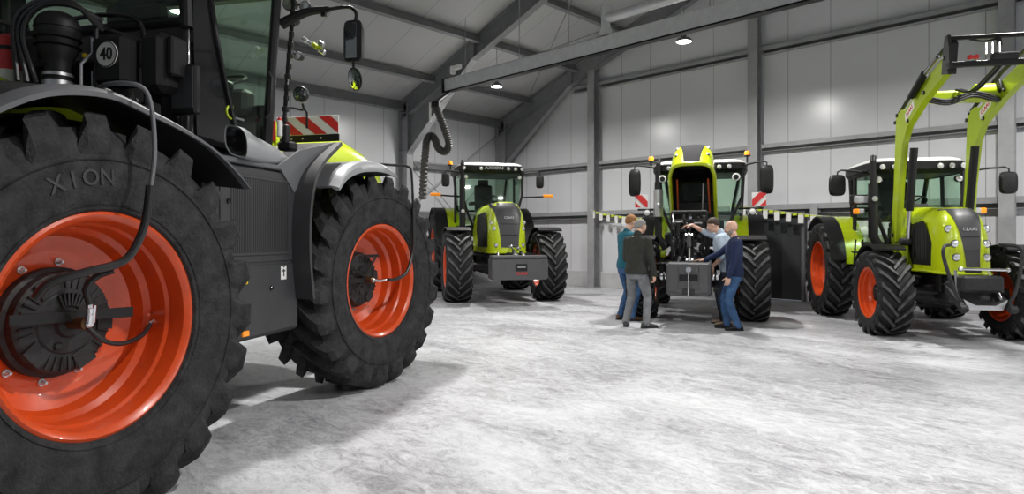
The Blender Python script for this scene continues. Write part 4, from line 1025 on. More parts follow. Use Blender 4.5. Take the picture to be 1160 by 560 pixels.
# mudguard behind the front wheel and front fender, both sides
mp = [(2.06, .98), (2.02, 1.2), (2.00, 1.45), (2.02, 1.75), (2.10, 1.98), (2.30, 2.16), (2.58, 2.32), (2.72, 2.38)]
MP = [(p.x, p.y) for p in spl([(x, z, 0) for x, z in mp], 4)]
for s in (-1, 1):
    mb = MB(); n = len(MP); ya = [s*1.19]*n; yb = [s*(1.36-.10*max(0, (i/(n-1)-.55)/.45)) for i in range(n)]
    mb.strip(MP, ya if s > 0 else yb, yb if s > 0 else ya, .035, DGR)
    a, b = s*.80, s*1.20; mb.strip(MP[8:], min(a, b), max(a, b), .02, DGR)
    g = part(mb, 'mudguard')
    mb = MB(); mb.prism([(1.80, 2.06), (2.1, 2.22), (2.70, 2.375), (2.30, 2.15), (2.12, 1.97), (2.02, 1.86)], s*1.20-.012, s*1.20+.012, MGR); mb.obj('guard_plate', g)
    fp2 = [(p.x, p.y) for p in spl([(2.28, 1.93, 0), (2.42, 2.07, 0), (2.65, 2.17, 0), (2.90, 2.215, 0), (3.15, 2.225, 0), (3.36, 2.195, 0), (3.50, 2.15, 0)], 5)]
    mb = MB(); a, b = s*.86, s*1.42; mb.strip(fp2, min(a, b), max(a, b), .02, MGR); f = part(mb, 'front_fender')
    rings = []; n = len(fp2)
    for i, (x, z) in enumerate(fp2):
        q = i/(n-1); hh = .10*math.sin(PI*min(1, .10+q*.80))**.8
        rings.append([(x, s*1.38, z+.01), (x, s*1.45, z-.005), (x, s*1.475, z-hh*.4), (x, s*1.478, z-hh), (x, s*1.46, z-hh), (x, s*1.42, z-.025)])
    mb = MB(); mb.loft(rings, LGR); mb.obj('fender_lip', f)
# hood
mb = MB(); rings = []
for x, zt_, wd in ((2.30, 2.58, .50), (2.8, 2.66, .52), (3.4, 2.73, .53), (3.9, 2.74, .53), (4.4, 2.70, .53), (4.9, 2.61, .52), (5.25, 2.48, .50), (5.42, 2.30, .47), (5.50, 2.0, .44), (5.50, 1.55, .42)):
    r_ = []
    for j in range(21):
        a = PI*j/20; c, sn_ = math.cos(a), math.sin(a)
        r_.append((x, wd*math.copysign(abs(c)**.42, c), 1.55+(zt_-1.55)*max(sn_, 0)**.42 if j not in (0, 20) else 1.55))
    rings.append(r_)
mb.loft(rings, LIME, cap=True); hd = part(mb, 'hood')
for s in (-1, 1):
    mb = MB(); mb.prism([(2.9, 1.7), (4.6, 1.7), (4.9, 2.1), (4.4, 2.3), (3.0, 2.3)], s*.515, s*.545, BLK); mb.obj('hood_side_grille', hd)
# red and white warning board facing backwards
mb = MB(); mb.box((2.90, -.815, 2.58), (.012, .63, .18), WHT, .002); mb.box((2.91, -.815, 2.455), (.014, .63, .07), BLK, .003); wbd = part(mb, 'warning_board')
mb = MB(); a0, a1, z0, z1 = .0, .63, 2.492, 2.668; w_, sh = .126, .126
def clip(poly):
    out = []
    for (lo, sgn) in ((0, 1), (.63, -1)):
        src = poly if not out else out; out2 = []
        for i in range(len(src)):
            p, q = src[i], src[(i+1) % len(src)]; ip, iq = (p[0]-lo)*sgn >= 0, (q[0]-lo)*sgn >= 0
            if ip: out2.append(p)
            if ip != iq: t_ = (lo-p[0])/(q[0]-p[0]); out2.append((lo, p[1]+(q[1]-p[1])*t_))
        out = out2
    return out
for k in range(-1, 5, 1):
    if k % 2: continue
    x_ = .02+k*w_+.0; pl = clip([(x_-.11, z1), (x_+w_-.11, z1), (x_+w_+.11-.0, z0), (x_+.11-.0, z0)])
    if len(pl) > 2: mb.prism([(-.50-p, z) for p, z in pl], 2.8915, 2.8935, REDP, 'yz')
mb.obj('board_stripe', wbd)
mb = MB()
for yy in (-.62, -.74, -.94): mb.cyl((2.899, yy, 2.455), (1, 0, 0), .010, .008, ALU, 10)
mb.obj('board_rivet', wbd)
mb = MB(); mb.box((2.80, -.47, 2.53), (.10, .03, .20), REDP, .004); mb.box((2.75, -.455, 2.53), (.03, .035, .20), WHT, .004); part(mb, 'side_reflector')
# handrail pole with lamps and mirror arm at the front pillar
mb = MB(); mb.tube([(2.33, -.90, 2.30), (2.36, -.93, 3.0), (2.42, -.96, 3.66)], .018, BLKG, 8); mb.tube([(2.29, -.90, 2.32), (2.33, -.90, 2.28)], .03, BLK)
R = random.Random(9)
for i in range(14): q = i/13; mb.cyl((2.33+.08*q, -.90-.06*q, 2.34+1.25*q), (0, 0, 1), .024+.008*R.random(), .05, BLK, 8)
part(mb, 'handrail')
mb = MB(); mb.tube(spl([(2.34, -.88, 3.38), (2.36, -1.1, 3.47), (2.38, -1.32, 3.49)], 5), [.05-.0022*i for i in range(11)], BLK, 8); mb.tube(spl([(2.38, -1.32, 3.49), (2.40, -1.50, 3.50), (2.40, -1.57, 3.44), (2.40, -1.56, 3.36)], 5), .016, BLK, 8); mb.box((2.38, -1.27, 3.45), (.03, .05, .04), BLK, .005); part(mb, 'mirror_arm')
mb = MB(); rings = []
for x, k in ((2.47, .55), (2.455, .85), (2.40, 1.0), (2.385, 1.0), (2.382, .96)): rings.append([(x, -1.545+.088*k*math.copysign(abs(math.cos(a))**.4, math.cos(a)), 3.20+.18*k*math.copysign(abs(math.sin(a))**.4, math.sin(a))) for a in [2*PI*i/24 for i in range(24)]])
mb.loft(rings, BLK); m_ = part(mb, 'mirror'); m_.rotation_euler = (0, 0, 0)
mb = MB(); mb.box((2.380, -1.525, 3.205), (.004, .11, .31), MIRR, .002); mb.obj('mirror_glass', m_)
mb = MB(); mb.tube([(2.41, -1.54, 3.04), (2.41, -1.54, 2.96)], .012, BLK, 8); ax_ = Vector((-.75, .45, -.25)).normalized()
mb.lathe([(0, -.04), (.06, -.035), (.098, -.005), (.10, .006), (.09, .008)], (2.42, -1.55, 2.875), ax_, BLK, 24); m2 = part(mb, 'round_mirror')
mb = MB(); mb.lathe([(.092, .007), (.07, .014), (0, .018)], (2.42, -1.55, 2.875), ax_, MIRR, 24); mb.obj('mirror_glass', m2)
mb = MB(); mb.tube([(2.62, -.96, 2.50), (2.60, -.97, 2.64), (2.58, -.95, 2.68), (2.56, -.95, 2.72)], .011, BLK, 8); mb.tube([(2.36, -.92, 2.65), (2.56, -.95, 2.66)], .010, BLK, 8); mb.lathe([(0, .06), (.045, .055), (.070, .02), (.073, -.02), (.066, -.03)], (2.54, -.95, 2.80), (1, 0, 0), BLK, 24); lp = part(mb, 'round_lamp')
mb = MB(); mb.lathe([(.066, -.022), (.04, -.032), (0, -.035)], (2.54, -.95, 2.80), (1, 0, 0), MIRR, 24); mb.obj('lamp_lens', lp)
for k, (y, z, r_) in enumerate(((-.90, 3.60, .07), (-1.05, 3.56, .05), (-.98, 3.12, .04), (-.93, 3.45, .05))):
    mb = MB(); mb.lathe([(0, .06), (r_*.7, .05), (r_, .0), (r_, -.02), (r_*.9, -.025)], (2.45, y, z), (1, 0, 0), BLK, 18); mb.tube([(2.42, -.95, z+.02), (2.47, y, z+.02)], .012, BLK, 6); mb.lathe([(r_*.9, -.02), (0, -.03)], (2.45, y, z), (1, 0, 0), LENS, 18); part(mb, 'work_light')
mb = MB()                                         # pale coupling heads and their light
for k in range(4): mb.tube([(2.46, -1.02-.05*k, 3.28-.03*k), (2.46, -1.06-.05*k, 3.25-.03*k)], .016 if k % 2 else .024, LENS if k < 2 else LIME, 10)
for k in range(2): mb.cyl((2.46, -1.20-.01*k, 3.22-.07*k), (0, .6, .4), .022, .06, ALU, 12)
part(mb, 'coupling')
mb = MB(); mb.cyl((2.22, -1.0, 2.38), (0, 0, 1), .035, .16, BLK, 12); mb.cyl((2.16, -.98, 2.42), (0, 0, 1), .024, .14, WHT, 12); mb.cyl((2.16, -.98, 2.50), (0, 0, 1), .02, .03, REDP, 12); mb.box((2.25, -1.0, 2.28), (.12, .14, .08), BLK, .02); part(mb, 'pillar_fitting')
# tyre inflation lines
mb = MB(); mb.tube(spl([(.55, -1.0, 2.26), (.10, -1.28, 2.27), (.04, -1.52, 2.275), (.09, -1.60, 2.22), (.11, -1.62, 1.95), (.08, -1.62, 1.72)], 6), .012, MGR, 10); mb.box((.18, -1.24, 2.27), (.06, .05, .05), BLK, .01); part(mb, 'inflation_pipe')
mb = MB(); mb.tube(spl([(.08, -1.62, 1.76), (.07, -1.61, 1.62), (.04, -1.60, 1.50), (-.04, -1.58, 1.38), (-.18, -1.52, 1.335), (-.30, -1.44, 1.29), (-.325, -1.38, 1.22)], 6), .020, HOSE, 10); part(mb, 'inflation_hose')
def union(wx, wy, st):
    """rotary union on the hub with the arm across it"""
    o = bpy.data.objects.new('rotary_union', None)
    mb = MB(); hy = KW.dy-.15
    mb.cyl((0, hy-.05, 0), (0, 1, 0), .032, .12, MT('brass', (.20, .12, .06), .4, metal=.8), 16); mb.cyl((0, hy-.11, 0), (0, 1, 0), .022, .04, CHR, 16)
    o = link('rotary_union', mb.mesh('rotary_union'), big, (wx, wy, 1.06), rad(st))
    return o, hy
u1, hy = union(0, -1.15, -3.5)
mb = MB(); mb.beam((-.33, hy-.035, .05), (.33, hy-.035, .02), .012, .055, BLK, .004); mb.obj('union_arm', u1)
mb = MB(); mb.tube([(0, hy-.115, .0), (-.005, hy-.13, .06), (-.01, hy-.135, .12)], [.020, .016, .014], CHR, 10); mb.cyl((-.008, hy-.133, .09), (0, 0, 1), .018, .03, CHR, 6); mb.cyl((-.005, hy-.13, .05), (0, 0, 1), .016, .02, CHR, 6); mb.tube([(.03, hy-.11, .0), (.03, hy-.12, .09)], .009, CHR, 8); mb.obj('union_elbow', u1)
mb = MB(); mb.tube(spl([(-.01, hy-.135, .10), (-.03, hy-.14, .18), (-.0, hy-.17, .24), (.05, hy-.22, .27)], 6), .018, HOSE, 10)
mb.tube(spl([(0, hy-.11, -.02), (.06, hy-.13, -.09), (.20, hy-.10, -.135), (.36, hy-.06, -.12), (.46, hy-.02, -.07)], 6), .013, HOSE, 10); mb.obj('wheel_hose', u1)
mb = MB(); mb.cyl((.48, hy-.01, -.055), (1, 0, .3), .014, .06, CHR, 8); mb.tube([(.44, hy-.03, -.01), (.50, hy, -.01), (.50, hy, -.08)], .010, CHR, 8); mb.obj('rim_valve', u1)
# join the pipe's hose to the union hose
u2, hy = union(3.27, -1.15, -10.5)
mb = MB(); mb.beam((-.26, hy-.02, .16), (.14, hy-.02, -.06), .012, .03, BLK, .004); mb.beam((-.2, hy-.02, -.16), (.16, hy-.02, .22), .012, .024, BLK, .004); mb.beam((-.02, hy-.03, .24), (.20, hy-.03, .24), .012, .03, BLK, .004); mb.beam((-.3, hy-.03, 0), (0, hy-.03, 0), .02, .05, BLK, .004); mb.obj('union_arm', u2)
mb = MB(); mb.tube([(0, hy-.11, 0), (.05, hy-.15, -.01), (.14, hy-.17, 0)], [.02, .016, .012], CHR, 10); mb.obj('union_elbow', u2)
mb = MB(); mb.tube(spl([(3.22, -1.30, 2.235), (3.45, -1.44, 2.24), (3.60, -1.54, 2.24), (3.65, -1.57, 2.16), (3.65, -1.59, 1.75)], 6), .013, BLK, 10); part(mb, 'inflation_pipe')
mb = MB(); mb.tube(spl([(3.65, -1.59, 1.80), (3.63, -1.60, 1.45), (3.60, -1.59, 1.28), (3.50, -1.57, 1.12), (3.38, -1.50, 1.06), (3.30, -1.46, 1.06)], 6), .018, HOSE, 10); part(mb, 'inflation_hose')

# ------------------------------------------------------------------ lamps under the roof
def lamp_head():
    mb = MB(); mb.lathe([(.03, .16), (.05, .14), (.06, .06), (.12, .05), (.15, .02), (.152, -.015), (.14, -.02)], (0, 0, 0), (0, 0, 1), MGR, 28); h = mb.mesh('housing')
    mb = MB(); mb.lathe([(.138, -.012), (.08, -.022), (0, -.025)], (0, 0, 0), (0, 0, 1), LAMPM, 28); return h, mb.mesh('lens')
HH, LL = lamp_head()
ld_ = bpy.data.lights.new('lamp_light', 'AREA'); ld_.shape = 'DISK'; ld_.size = .26; ld_.energy = LAMP_W; ld_.color = (1, .975, .94); ld_.spread = rad(170)
for i, (x, y) in enumerate(LAMPS):
    z = 5.28
    if (x, y) == (-11.35, 11.0): lb_ = 'round ceiling lamp glowing beside the left roof frame, above the exhaust hose side'
    elif (x, y) == (-6.15, 11.0): lb_ = 'round ceiling lamp glowing under the middle of the long metal rail'
    else: lb_ = 'round ceiling lamp out of the picture, %s from the left wall in the %s row' % (('first', 'second', 'third', 'fourth', 'fifth')[i % 5], 'far' if y > 8 else 'near')
    t = empty('ceiling_lamp', (x, y, z), 0, lb_, 'lamp', 'round lamps hung in rows')
    link('lamp_housing', HH, t); link('lamp_lens', LL, t)
    mb = MB(); mb.tube([(0, 0, .15), (0, 0, zr(x)-z)], .006, STEELD, 6); mb.obj('hanger', t)
    l = bpy.data.objects.new('lamp_light', ld_); COL.objects.link(l); l.parent = t; l.location = (0, 0, -.04)

# ------------------------------------------------------------------ exhaust extraction rail, duct and hose
RAILM = MT('rail_aluminium', (.72, .73, .75), .30, metal=.35, var=.15, scale=8)
ra = empty('extraction_rail', (0, 10.0, 5.07), 0, 'long silver exhaust extraction rail hanging level under the roof', 'rail')
mb = MB(); mb.prism([(-.09, .0), (-.035, .0), (-.035, .03), (-.08, .03), (-.09, .30), (-.06, .33), (.06, .33), (.09, .30), (.08, .03), (.035, .03), (.035, .0), (.09, .0)], -12.1, 6.0, RAILM, 'yz'); mb.obj('rail_body', ra)
mb = MB(); mb.box((-3.05, 0, .012), (18.0, .15, .03), BLK, .004); mb.obj('rubber_lip', ra)
mb = MB(); mb.box((-12.12, 0, .15), (.05, .26, .36), BLK, .02); mb.obj('end_plate', ra)
mb = MB(); mb.box((-11.55, -.14, .50), (.30, .10, .11), WHT, .02); mb.box((-11.70, -.14, .46), (.10, .13, .20), WHT, .02); lab(mb.obj('drive_unit', ra), 'small white motor box on the rail')
for x in (-11.4, -9.6, -8.2, -5.1, -2.0, 1.5):
    mb = MB(); mb.tube([(x, .0, .32), (x, .0, zr(x)-5.07-.02)], .010, STEEL, 6); mb.tube([(x, .0, .6), (x+.35, .0, zr(x+.35)-5.07-.02)], .006, STEEL, 6) if x > -6 else None; mb.obj('hanger_rod', ra)
DUCT = MT('spiral_duct', (.66, .67, .68), .3, metal=.3, var=.1, scale=14)
dx = -7.27
mb = MB(); zc = 5.80
pts = [(dx, 10.0, 5.40), (dx, 10.0, 5.52)]
mb.loft([[(dx+.2*math.cos(a), 10+.09*math.sin(a), 5.402) for a in [2*PI*i/24 for i in range(24)]], [(dx+.09*math.cos(a), 10+.09*math.sin(a), 5.58) for a in [2*PI*i/24 for i in range(24)]]], DUCT, cap=False)
mb.lathe([(.09, 5.58), (.094, 5.60), (.09, 5.62), (.09, 5.98), (.094, 6.0), (.09, 6.01), (0, 6.01)], (dx, 10, 0), (0, 0, 1), DUCT, 24)
prof = []; L = 11.0; n = 90
for i in range(n+1): prof += [(.09, L*i/n), (.0925, L*i/n+.012), (.09, L*i/n+.024)]
mb.lathe(prof, (dx+.02, 10, 5.74), (1, 0, 0), DUCT, 24)
d_ = mb.obj('ventilation_duct'); tag(d_, 'round ribbed silver duct running above the extraction rail', 'duct')
d_.parent = None
HX = [(494, 121), (499, 134), (505, 150), (508.5, 164), (504, 172), (496.5, 168), (493, 158), (488, 153.5), (483.5, 159), (482, 172), (480, 198), (478.6, 226)]
hp = []
for px, py in HX:
    f = 15.05; X, Y = CW((px-580)/712*f, f); hp.append(Vector((X, Y, 1.5+(268-py)*f/712)))
hm = MT('flex_hose', (.075, .073, .070), .55, var=.3, scale=20)
path = spl(hp, 10); mb = MB(); rs = [.098 if i % 2 else .086 for i in range(len(path))]
dense = spl(hp, 12); mb.tube(dense, [.100 if i % 2 else .074 for i in range(len(dense))], hm, 16)
ho = mb.obj('exhaust_hose', smooth=20); tag(ho, 'grey corrugated exhaust hose hanging in a loop from the end of the rail', 'hose')
mb = MB(); mb.cyl(hp[0]+Vector((0, 0, .05)), (0, 0, 1), .11, .14, BLK, 20); mb.tube([hp[0]+Vector((0, 0, .1)), Vector((-12.0, 10.0, 5.06))], .05, BLK, 12)
mb.tube([hp[0]+Vector((-.1, -.1, .1)), hp[0]+Vector((-.1, -.1, -.35))], .03, WHT, 10); mb.obj('hose_collar', ho)

# ------------------------------------------------------------------ bunting along the gable wall
YB = 14.62
def bunting(label, pts, x_start):
    path = spl([(x, YB, z) for x, z in pts], 10)
    mb = MB(); mb.tube(path, .004, WHT, 6); b = mb.obj('bunting'); tag(b, label, 'bunting')
    TAB = MT('pennant_white', (.72, .72, .70), .6); TL = MT('pennant_lime', (.52, .62, .02), .6)
    for me_mat, me_name, hh in ((TAB, 'w', .21), ):
        pass
    mw = MB(); mw.box((0, 0, -.12), (.125, .004, .19), TAB, .001); mw.box((0, 0, -.012), (.125, .004, .025), TL, .001); A_ = mw.mesh('pennant')
    ml = MB(); ml.box((0, 0, -.03), (.10, .004, .055), TL, .001); B_ = ml.mesh('pennant')
    acc = 0; k = 0; last = path[0]
    for p, q in zip(path[:-1], path[1:]):
        L = (q-p).length; t_ = 0
        while acc+L-t_ >= .135:
            t_ += .135-acc; acc = 0; c = p.lerp(q, min(1, t_/L))
            o = link('pennant', A_ if k % 2 == 0 else B_, b, c); o.rotation_euler = (0, random.uniform(-.05, .05), random.uniform(-.25, .25)); k += 1
        acc += L-t_
    return b
random.seed(4)
bunting('lime and white bunting string left of the tractor with the raised hood', [(-11.2, 2.27), (-10.6, 2.14), (-9.7, 2.02), (-8.8, 1.98)], 0)
bunting('lime and white bunting string across the dark door', [(-7.0, 2.30), (-6.4, 2.19), (-5.6, 2.06), (-4.7, 1.94), (-3.8, 1.88), (-2.6, 1.92)], 0)

# ------------------------------------------------------------------ people
def remesh(mb, name, vox, mat, smooth=2, wrinkle=0, wscale=(9, 9, 5), seed=0, fn=None):
    me = mb.mesh(name, 180); t = bpy.data.objects.new('t', me); COL.objects.link(t)
    m = t.modifiers.new('r', 'REMESH'); m.mode = 'VOXEL'; m.voxel_size = vox
    s = t.modifiers.new('s', 'SMOOTH'); s.factor = .5; s.iterations = smooth
    bpy.context.view_layer.update()
    out = bpy.data.meshes.new_from_object(t.evaluated_get(bpy.context.evaluated_depsgraph_get()))
    bpy.data.objects.remove(t); bpy.data.meshes.remove(me)
    out.name = name; out.materials.clear(); out.materials.append(mat)
    if wrinkle:
        for v in out.vertices:
            p = Vector((v.co.x*wscale[0], v.co.y*wscale[1], v.co.z*wscale[2]))+Vector((seed, 0, 0))
            k = noise.noise(p)*.6+(.5-abs(noise.noise(p*1.7)))*.7
            v.co += v.normal*wrinkle*k
    if fn:
        for v in out.vertices: v.co = fn(v.co)
    out.shade_smooth(); out.polygons.foreach_set('material_index', [0]*len(out.polygons))
    return out
def limb(mb, pts, rs, mat, seg=14):
    mb.tube(pts, rs, mat, seg)
    for p, r in ((pts[0], rs[0]), (pts[-1], rs[-1])): mb.sph(p, r, mat, seg)
    for p, r in zip(pts[1:-1], rs[1:-1]): mb.sph(p, r*.995, mat, seg)
def ik(a, b, l1, l2, pole):
    a, b = Vector(a), Vector(b); d = b-a; L = min(d.length, (l1+l2)*.995); d.normalize()
    x = (l1*l1-l2*l2+L*L)/(2*L); h = math.sqrt(max(l1*l1-x*x, 0)); p = Vector(pole)-d*Vector(pole).dot(d); p.normalize()
    return a+d*x+p*h, a+d*L
def hand(mb, w_, d, n, tdir, mat, s=1, curl=.35, spread=.05):
    d = Vector(d).normalized(); n = Vector(n); n = (n-d*n.dot(d)).normalized(); t = d.cross(n).normalized()
    if t.dot(Vector(tdir)) < 0: t = -t
    w_ = Vector(w_)
    mb.tube([w_-d*.03*s, w_+d*.01*s, w_+d*.03*s], [.024*s, .026*s, .026*s], mat, 10)
    rings = []
    for q, wd, th in ((-.01, .024, .017), (.02, .035, .018), (.055, .041, .016), (.092, .040, .013)):
        rings.append([w_+d*q*s+t*wd*s*math.copysign(abs(math.cos(a))**.7, math.cos(a))+n*th*s*math.sin(a) for a in [2*PI*i/14 for i in range(14)]])
    mb.loft(rings, mat)
    def fing(base, dirn, lens, r, c):
        pts = [base-dirn*.015*s]; dd = dirn; p = base; pts.append(p)
        for k, L in enumerate(lens):
            ax = dd.cross(n).normalized(); dd = (Matrix.Rotation(c*(1, 1.15, .8)[k], 3, ax) @ dd).normalized(); p = p+dd*L*s; pts.append(p)
        limb(mb, pts, [r*s, r*s, r*.95*s, r*.88*s, r*.78*s][:len(pts)], mat, 8)
    for k, (o, L, sp) in enumerate(((.030, .92, 1.2), (.010, 1.0, .4), (-.010, .95, -.4), (-.029, .76, -1.3))):
        fing(w_+d*.090*s+t*o*s, (d+t*sp*spread).normalized(), (.040*L, .026*L, .021*L), .0088 if k < 3 else .0078, curl*(1+.12*k))
    fing(w_+d*.025*s+t*.030*s, (d*.72+t*.62+n*.25).normalized(), (.036, .030, .022), .0105, curl*.5)
SKIN = MT('skin', (.70, .43, .32), .5, var=.12, scale=14)
def person(name, loc, th, H, label, P):
    X, Y = CW(*loc); root = empty(name, (X, Y, 0), PI/2-rad(th)+AL, label, 'person')
    k = H/1.80; lean = rad(P.get('lean', 0)); tw = rad(P.get('twist', 0)); hipz = .93*k
    hs = P.get('hip', (0, 0))
    U = Matrix.Translation((hs[0], hs[1], hipz)) @ Matrix.Rotation(lean, 4, 'Y') @ Matrix.Rotation(tw, 4, 'Z') @ Matrix.Translation((0, 0, -hipz))
    up = lambda x, y, z: U @ Vector((x*k, y*k, z*k))
    L0 = lambda x, y, z: Vector((x*k+hs[0], y*k+hs[1], z*k))
    S = P.get('girth', 1.0)
    prof = [(.80, -.01, .085, .135), (.88, -.015, .110, .165), (.96, -.01, .115, .165), (1.06, .0, .105, .150), (1.16, .005, .110, .152), (1.28, .005, .120, .172), (1.38, .0, .115, .185), (1.45, -.01, .095, .175), (1.49, -.015, .070, .12), (1.52, -.012, .058, .066)]
    def torso(mb, z0, z1, g, mat, collar=0, hem=0):
        rings = []
        for z, x, a, b in prof:
            if z < z0-.001 or z > z1: continue
            belly = P.get('belly', 0)*math.exp(-((z-1.06)/.12)**2)
            a2, b2 = a*S*(1+belly)+g, b*S*(1+belly*.3)+g
            rings.append([up(x+belly*.03+a2*math.cos(t), b2*math.copysign(abs(math.sin(t))**.85, math.sin(t)), z) for t in [2*PI*i/24 for i in range(24)]])
        mb.loft(rings, mat)
    sh = {s: up(-.01, s*.180*S, 1.425) for s in (-1, 1)}
    hip = {s: L0(0, s*.085, .90) for s in (-1, 1)}
    arms = {}; legs = {}
    for s, nm in ((-1, 'R'), (1, 'L')):
        tgt, pole, hd_, hn, curl = P['arm'+nm]
        e_, w_ = ik(sh[s], Vector(tgt), .295*k, .265*k, pole); arms[s] = (sh[s], e_, w_, hd_, hn, curl)
        fx, fy, yaw = P['leg'+nm]; an = Vector((fx, fy, .085*k)); kn, an = ik(hip[s], an, .43*k, .425*k, (1, s*.1, 0)); legs[s] = (hip[s], kn, an, rad(yaw))
    # one continuous body
    mb = MB(); torso(mb, .79, 1.6, -.006, SKIN)
    hx = P.get('head', (.035, 0)); hc = up(hx[0], hx[1], 1.675); nk = up(-.012, 0, 1.47)
    limb(mb, [nk, nk.lerp(hc, .55)+Vector((-.005, 0, 0))], [.058*k, .054*k], SKIN)
    HM = Matrix.Translation(hc) @ Matrix.Rotation(rad(P.get('yaw', 0)), 4, 'Z') @ Matrix.Rotation(rad(P.get('pitch', 0)), 4, 'Y') @ Matrix.Scale(k, 4)
    def hs_(c, r, sc, mat=SKIN, m=mb): 
        q = MB(); q.sph((0, 0, 0), r, mat, 20, sc); m.add([HM @ (Vector(c)+Vector(v)) for v in q.v], q.f, mat)
    hs_((-.010, 0, .022), .1, (1.0, .80, .98)); hs_((.022, 0, -.030), .1, (.72, .62, .90)); hs_((.056, 0, -.088), .1, (.30, .34, .26))
    hs_((.100, 0, -.012), .1, (.16, .12, .26)); hs_((.108, 0, -.030), .1, (.13, .15, .11)); hs_((.082, 0, .022), .1, (.12, .50, .08)); hs_((.092, 0, -.062), .1, (.10, .24, .08))
    for s in (-1, 1):
        hs_((-.008, s*.080, -.010), .1, (.20, .09, .32)); hs_((.068, s*.040, -.035), .1, (.20, .22, .20))
    for s in (-1, 1):
        a, e_, w_, hd_, hn, curl = arms[s]
        limb(mb, [a, a.lerp(e_, .5), e_, e_.lerp(w_, .35), w_], [.050*k, .046*k, .038*k, .040*k, .026*k], SKIN)
        hip_, kn, an, yw = legs[s]
        limb(mb, [hip_, hip_.lerp(kn, .4), kn, kn.lerp(an, .35), an], [.078*k, .072*k, .052*k, .052*k, .034*k], SKIN)
        fd = Vector((math.cos(yw), math.sin(yw), 0)); limb(mb, [an-fd*.03*k-Vector((0, 0, .04*k)), an+fd*.14*k-Vector((0, 0, .05*k))], [.030*k, .024*k], SKIN)
        hand(mb, w_, Vector(hd_), Vector(hn), (Vector((1, 0, .2)) if abs(Vector(hd_).normalized().x) < .7 else Vector((0, 0, 1))), SKIN, k*1.05, curl)
    body = link('body', remesh(mb, 'body', .0068, SKIN, 1), root)
    # eyes, brows
    for s in (-1, 1):
        q = MB(); q.sph(HM @ Vector((.083, s*.031, .004)), .0125*k, WHT, 10); q.sph(HM @ Vector((.0915, s*.031, .004)), .0062*k, BLK, 8); q.obj('eye', body)
        q = MB(); q.tube([HM @ Vector((.093, s*.014, .026)), HM @ Vector((.094, s*.032, .030)), HM @ Vector((.080, s*.050, .024))], .0042*k, P['haircol'], 6); q.obj('eyebrow', body)
    q = MB(); q.tube([HM @ Vector((.094, -.022, -.064)), HM @ Vector((.101, 0, -.062)), HM @ Vector((.094, .022, -.064))], .0045*k, LIP, 6); q.obj('lips', body)
    # hair
    hairf = P['hair']
    if hairf:
        q = MB(); R = random.Random(int(H*100)); vs = []; n1, n2 = 30, 44
        for i in range(n1+1):
            for j in range(n2):
                t, a = PI*i/n1, 2*PI*j/n2; v = Vector((math.sin(t)*math.cos(a), math.sin(t)*math.sin(a), math.cos(t)))
                line = hairf['front']*max(v.x, 0)+hairf['side']*(1-abs(v.x))+hairf['back']*max(-v.x, 0)
                cov = min(1, max(0, (v.z-line)/.10)); kk = .95+cov*(.045+hairf['vol']*(.9+.1*max(v.z, 0))+.07*max(-v.z, 0))+cov*.03*noise.noise(v*9)
                c = Vector((-.010+v.x*.1*kk, v.y*.080*kk*1.0, .022+v.z*.098*kk)); vs.append(HM @ c)
        fs = [[i*n2+j, i*n2+(j+1) % n2, (i+1)*n2+(j+1) % n2, (i+1)*n2+j] for i in range(n1) for j in range(n2)]
        q.add(vs, fs, P['haircol']); q.obj('hair', body, smooth=60)
    if P.get('beard'):
        q = MB(); vs = []; n1, n2 = 16, 24
        q2 = MB(); q2.sph((0, 0, 0), .1, P['beard'], 20, (.70, .64, .62)); q.add([HM @ (Vector((.026, 0, -.058))+Vector(v)) for v in q2.v], q2.f, P['beard'])
        q.obj('beard', body)
    # trousers
    mb = MB(); T = P['trousers']; rings = []
    for z, a, b in ((.80, .105, .160), (.86, .120, .172), (.93, .122, .172), (1.00, .112, .158)):
        rings.append([L0(a*S*math.cos(t)-.01, b*S*math.sin(t), z) for t in [2*PI*i/24 for i in range(24)]])
    mb.loft(rings, T)
    for s in (-1, 1):
        hip_, kn, an, yw = legs[s]; h2 = hip_+Vector((0, 0, -.02))
        limb(mb, [h2, h2.lerp(kn, .35), h2.lerp(kn, .8), kn, kn.lerp(an, .35), kn.lerp(an, .8), an+Vector((0, 0, -.005))], [q_*k*P.get('tw', 1) for q_ in (.094, .090, .072, .068, .066, .058, .060)], T)
    link('trousers', remesh(mb, 'trousers', .011, T, 2, .007, (12, 12, 16), H*7), root)
    # upper garment
    mb = MB(); G = P['top']; z0 = P.get('hem', .87); g = P.get('gap', .016)
    pr0 = prof[:]; 
    torso(mb, z0, 1.51, g, G)
    limb(mb, [up(-.012, 0, 1.44), up(-.010, 0, 1.495)], [.088*k, .070*k], G)
    for s in (-1, 1): limb(mb, [up(-.012, s*.03, 1.475), sh[s]+Vector((0, 0, .012))], [.055*k, .058*k], G)
    if P.get('collar'): limb(mb, [up(-.012, 0, 1.47), up(-.005, 0, 1.535)], [.075*k, .066*k], G)
    for s in (-1, 1):
        a, e_, w_, *_ = arms[s]; end = w_ if P.get('sleeve', 1) == 1 else e_.lerp(w_, P['sleeve'])
        ra = P.get('armw', 1)*k
        limb(mb, [a, a.lerp(e_, .5), e_, e_.lerp(end, .5), end], [.068*ra, .060*ra, .052*ra, .047*ra, .039*ra], G)
    link(P['topname'], remesh(mb, P['topname'], .011, G, 2, P.get('wr', .008), (9, 9, 7), H*3), root)
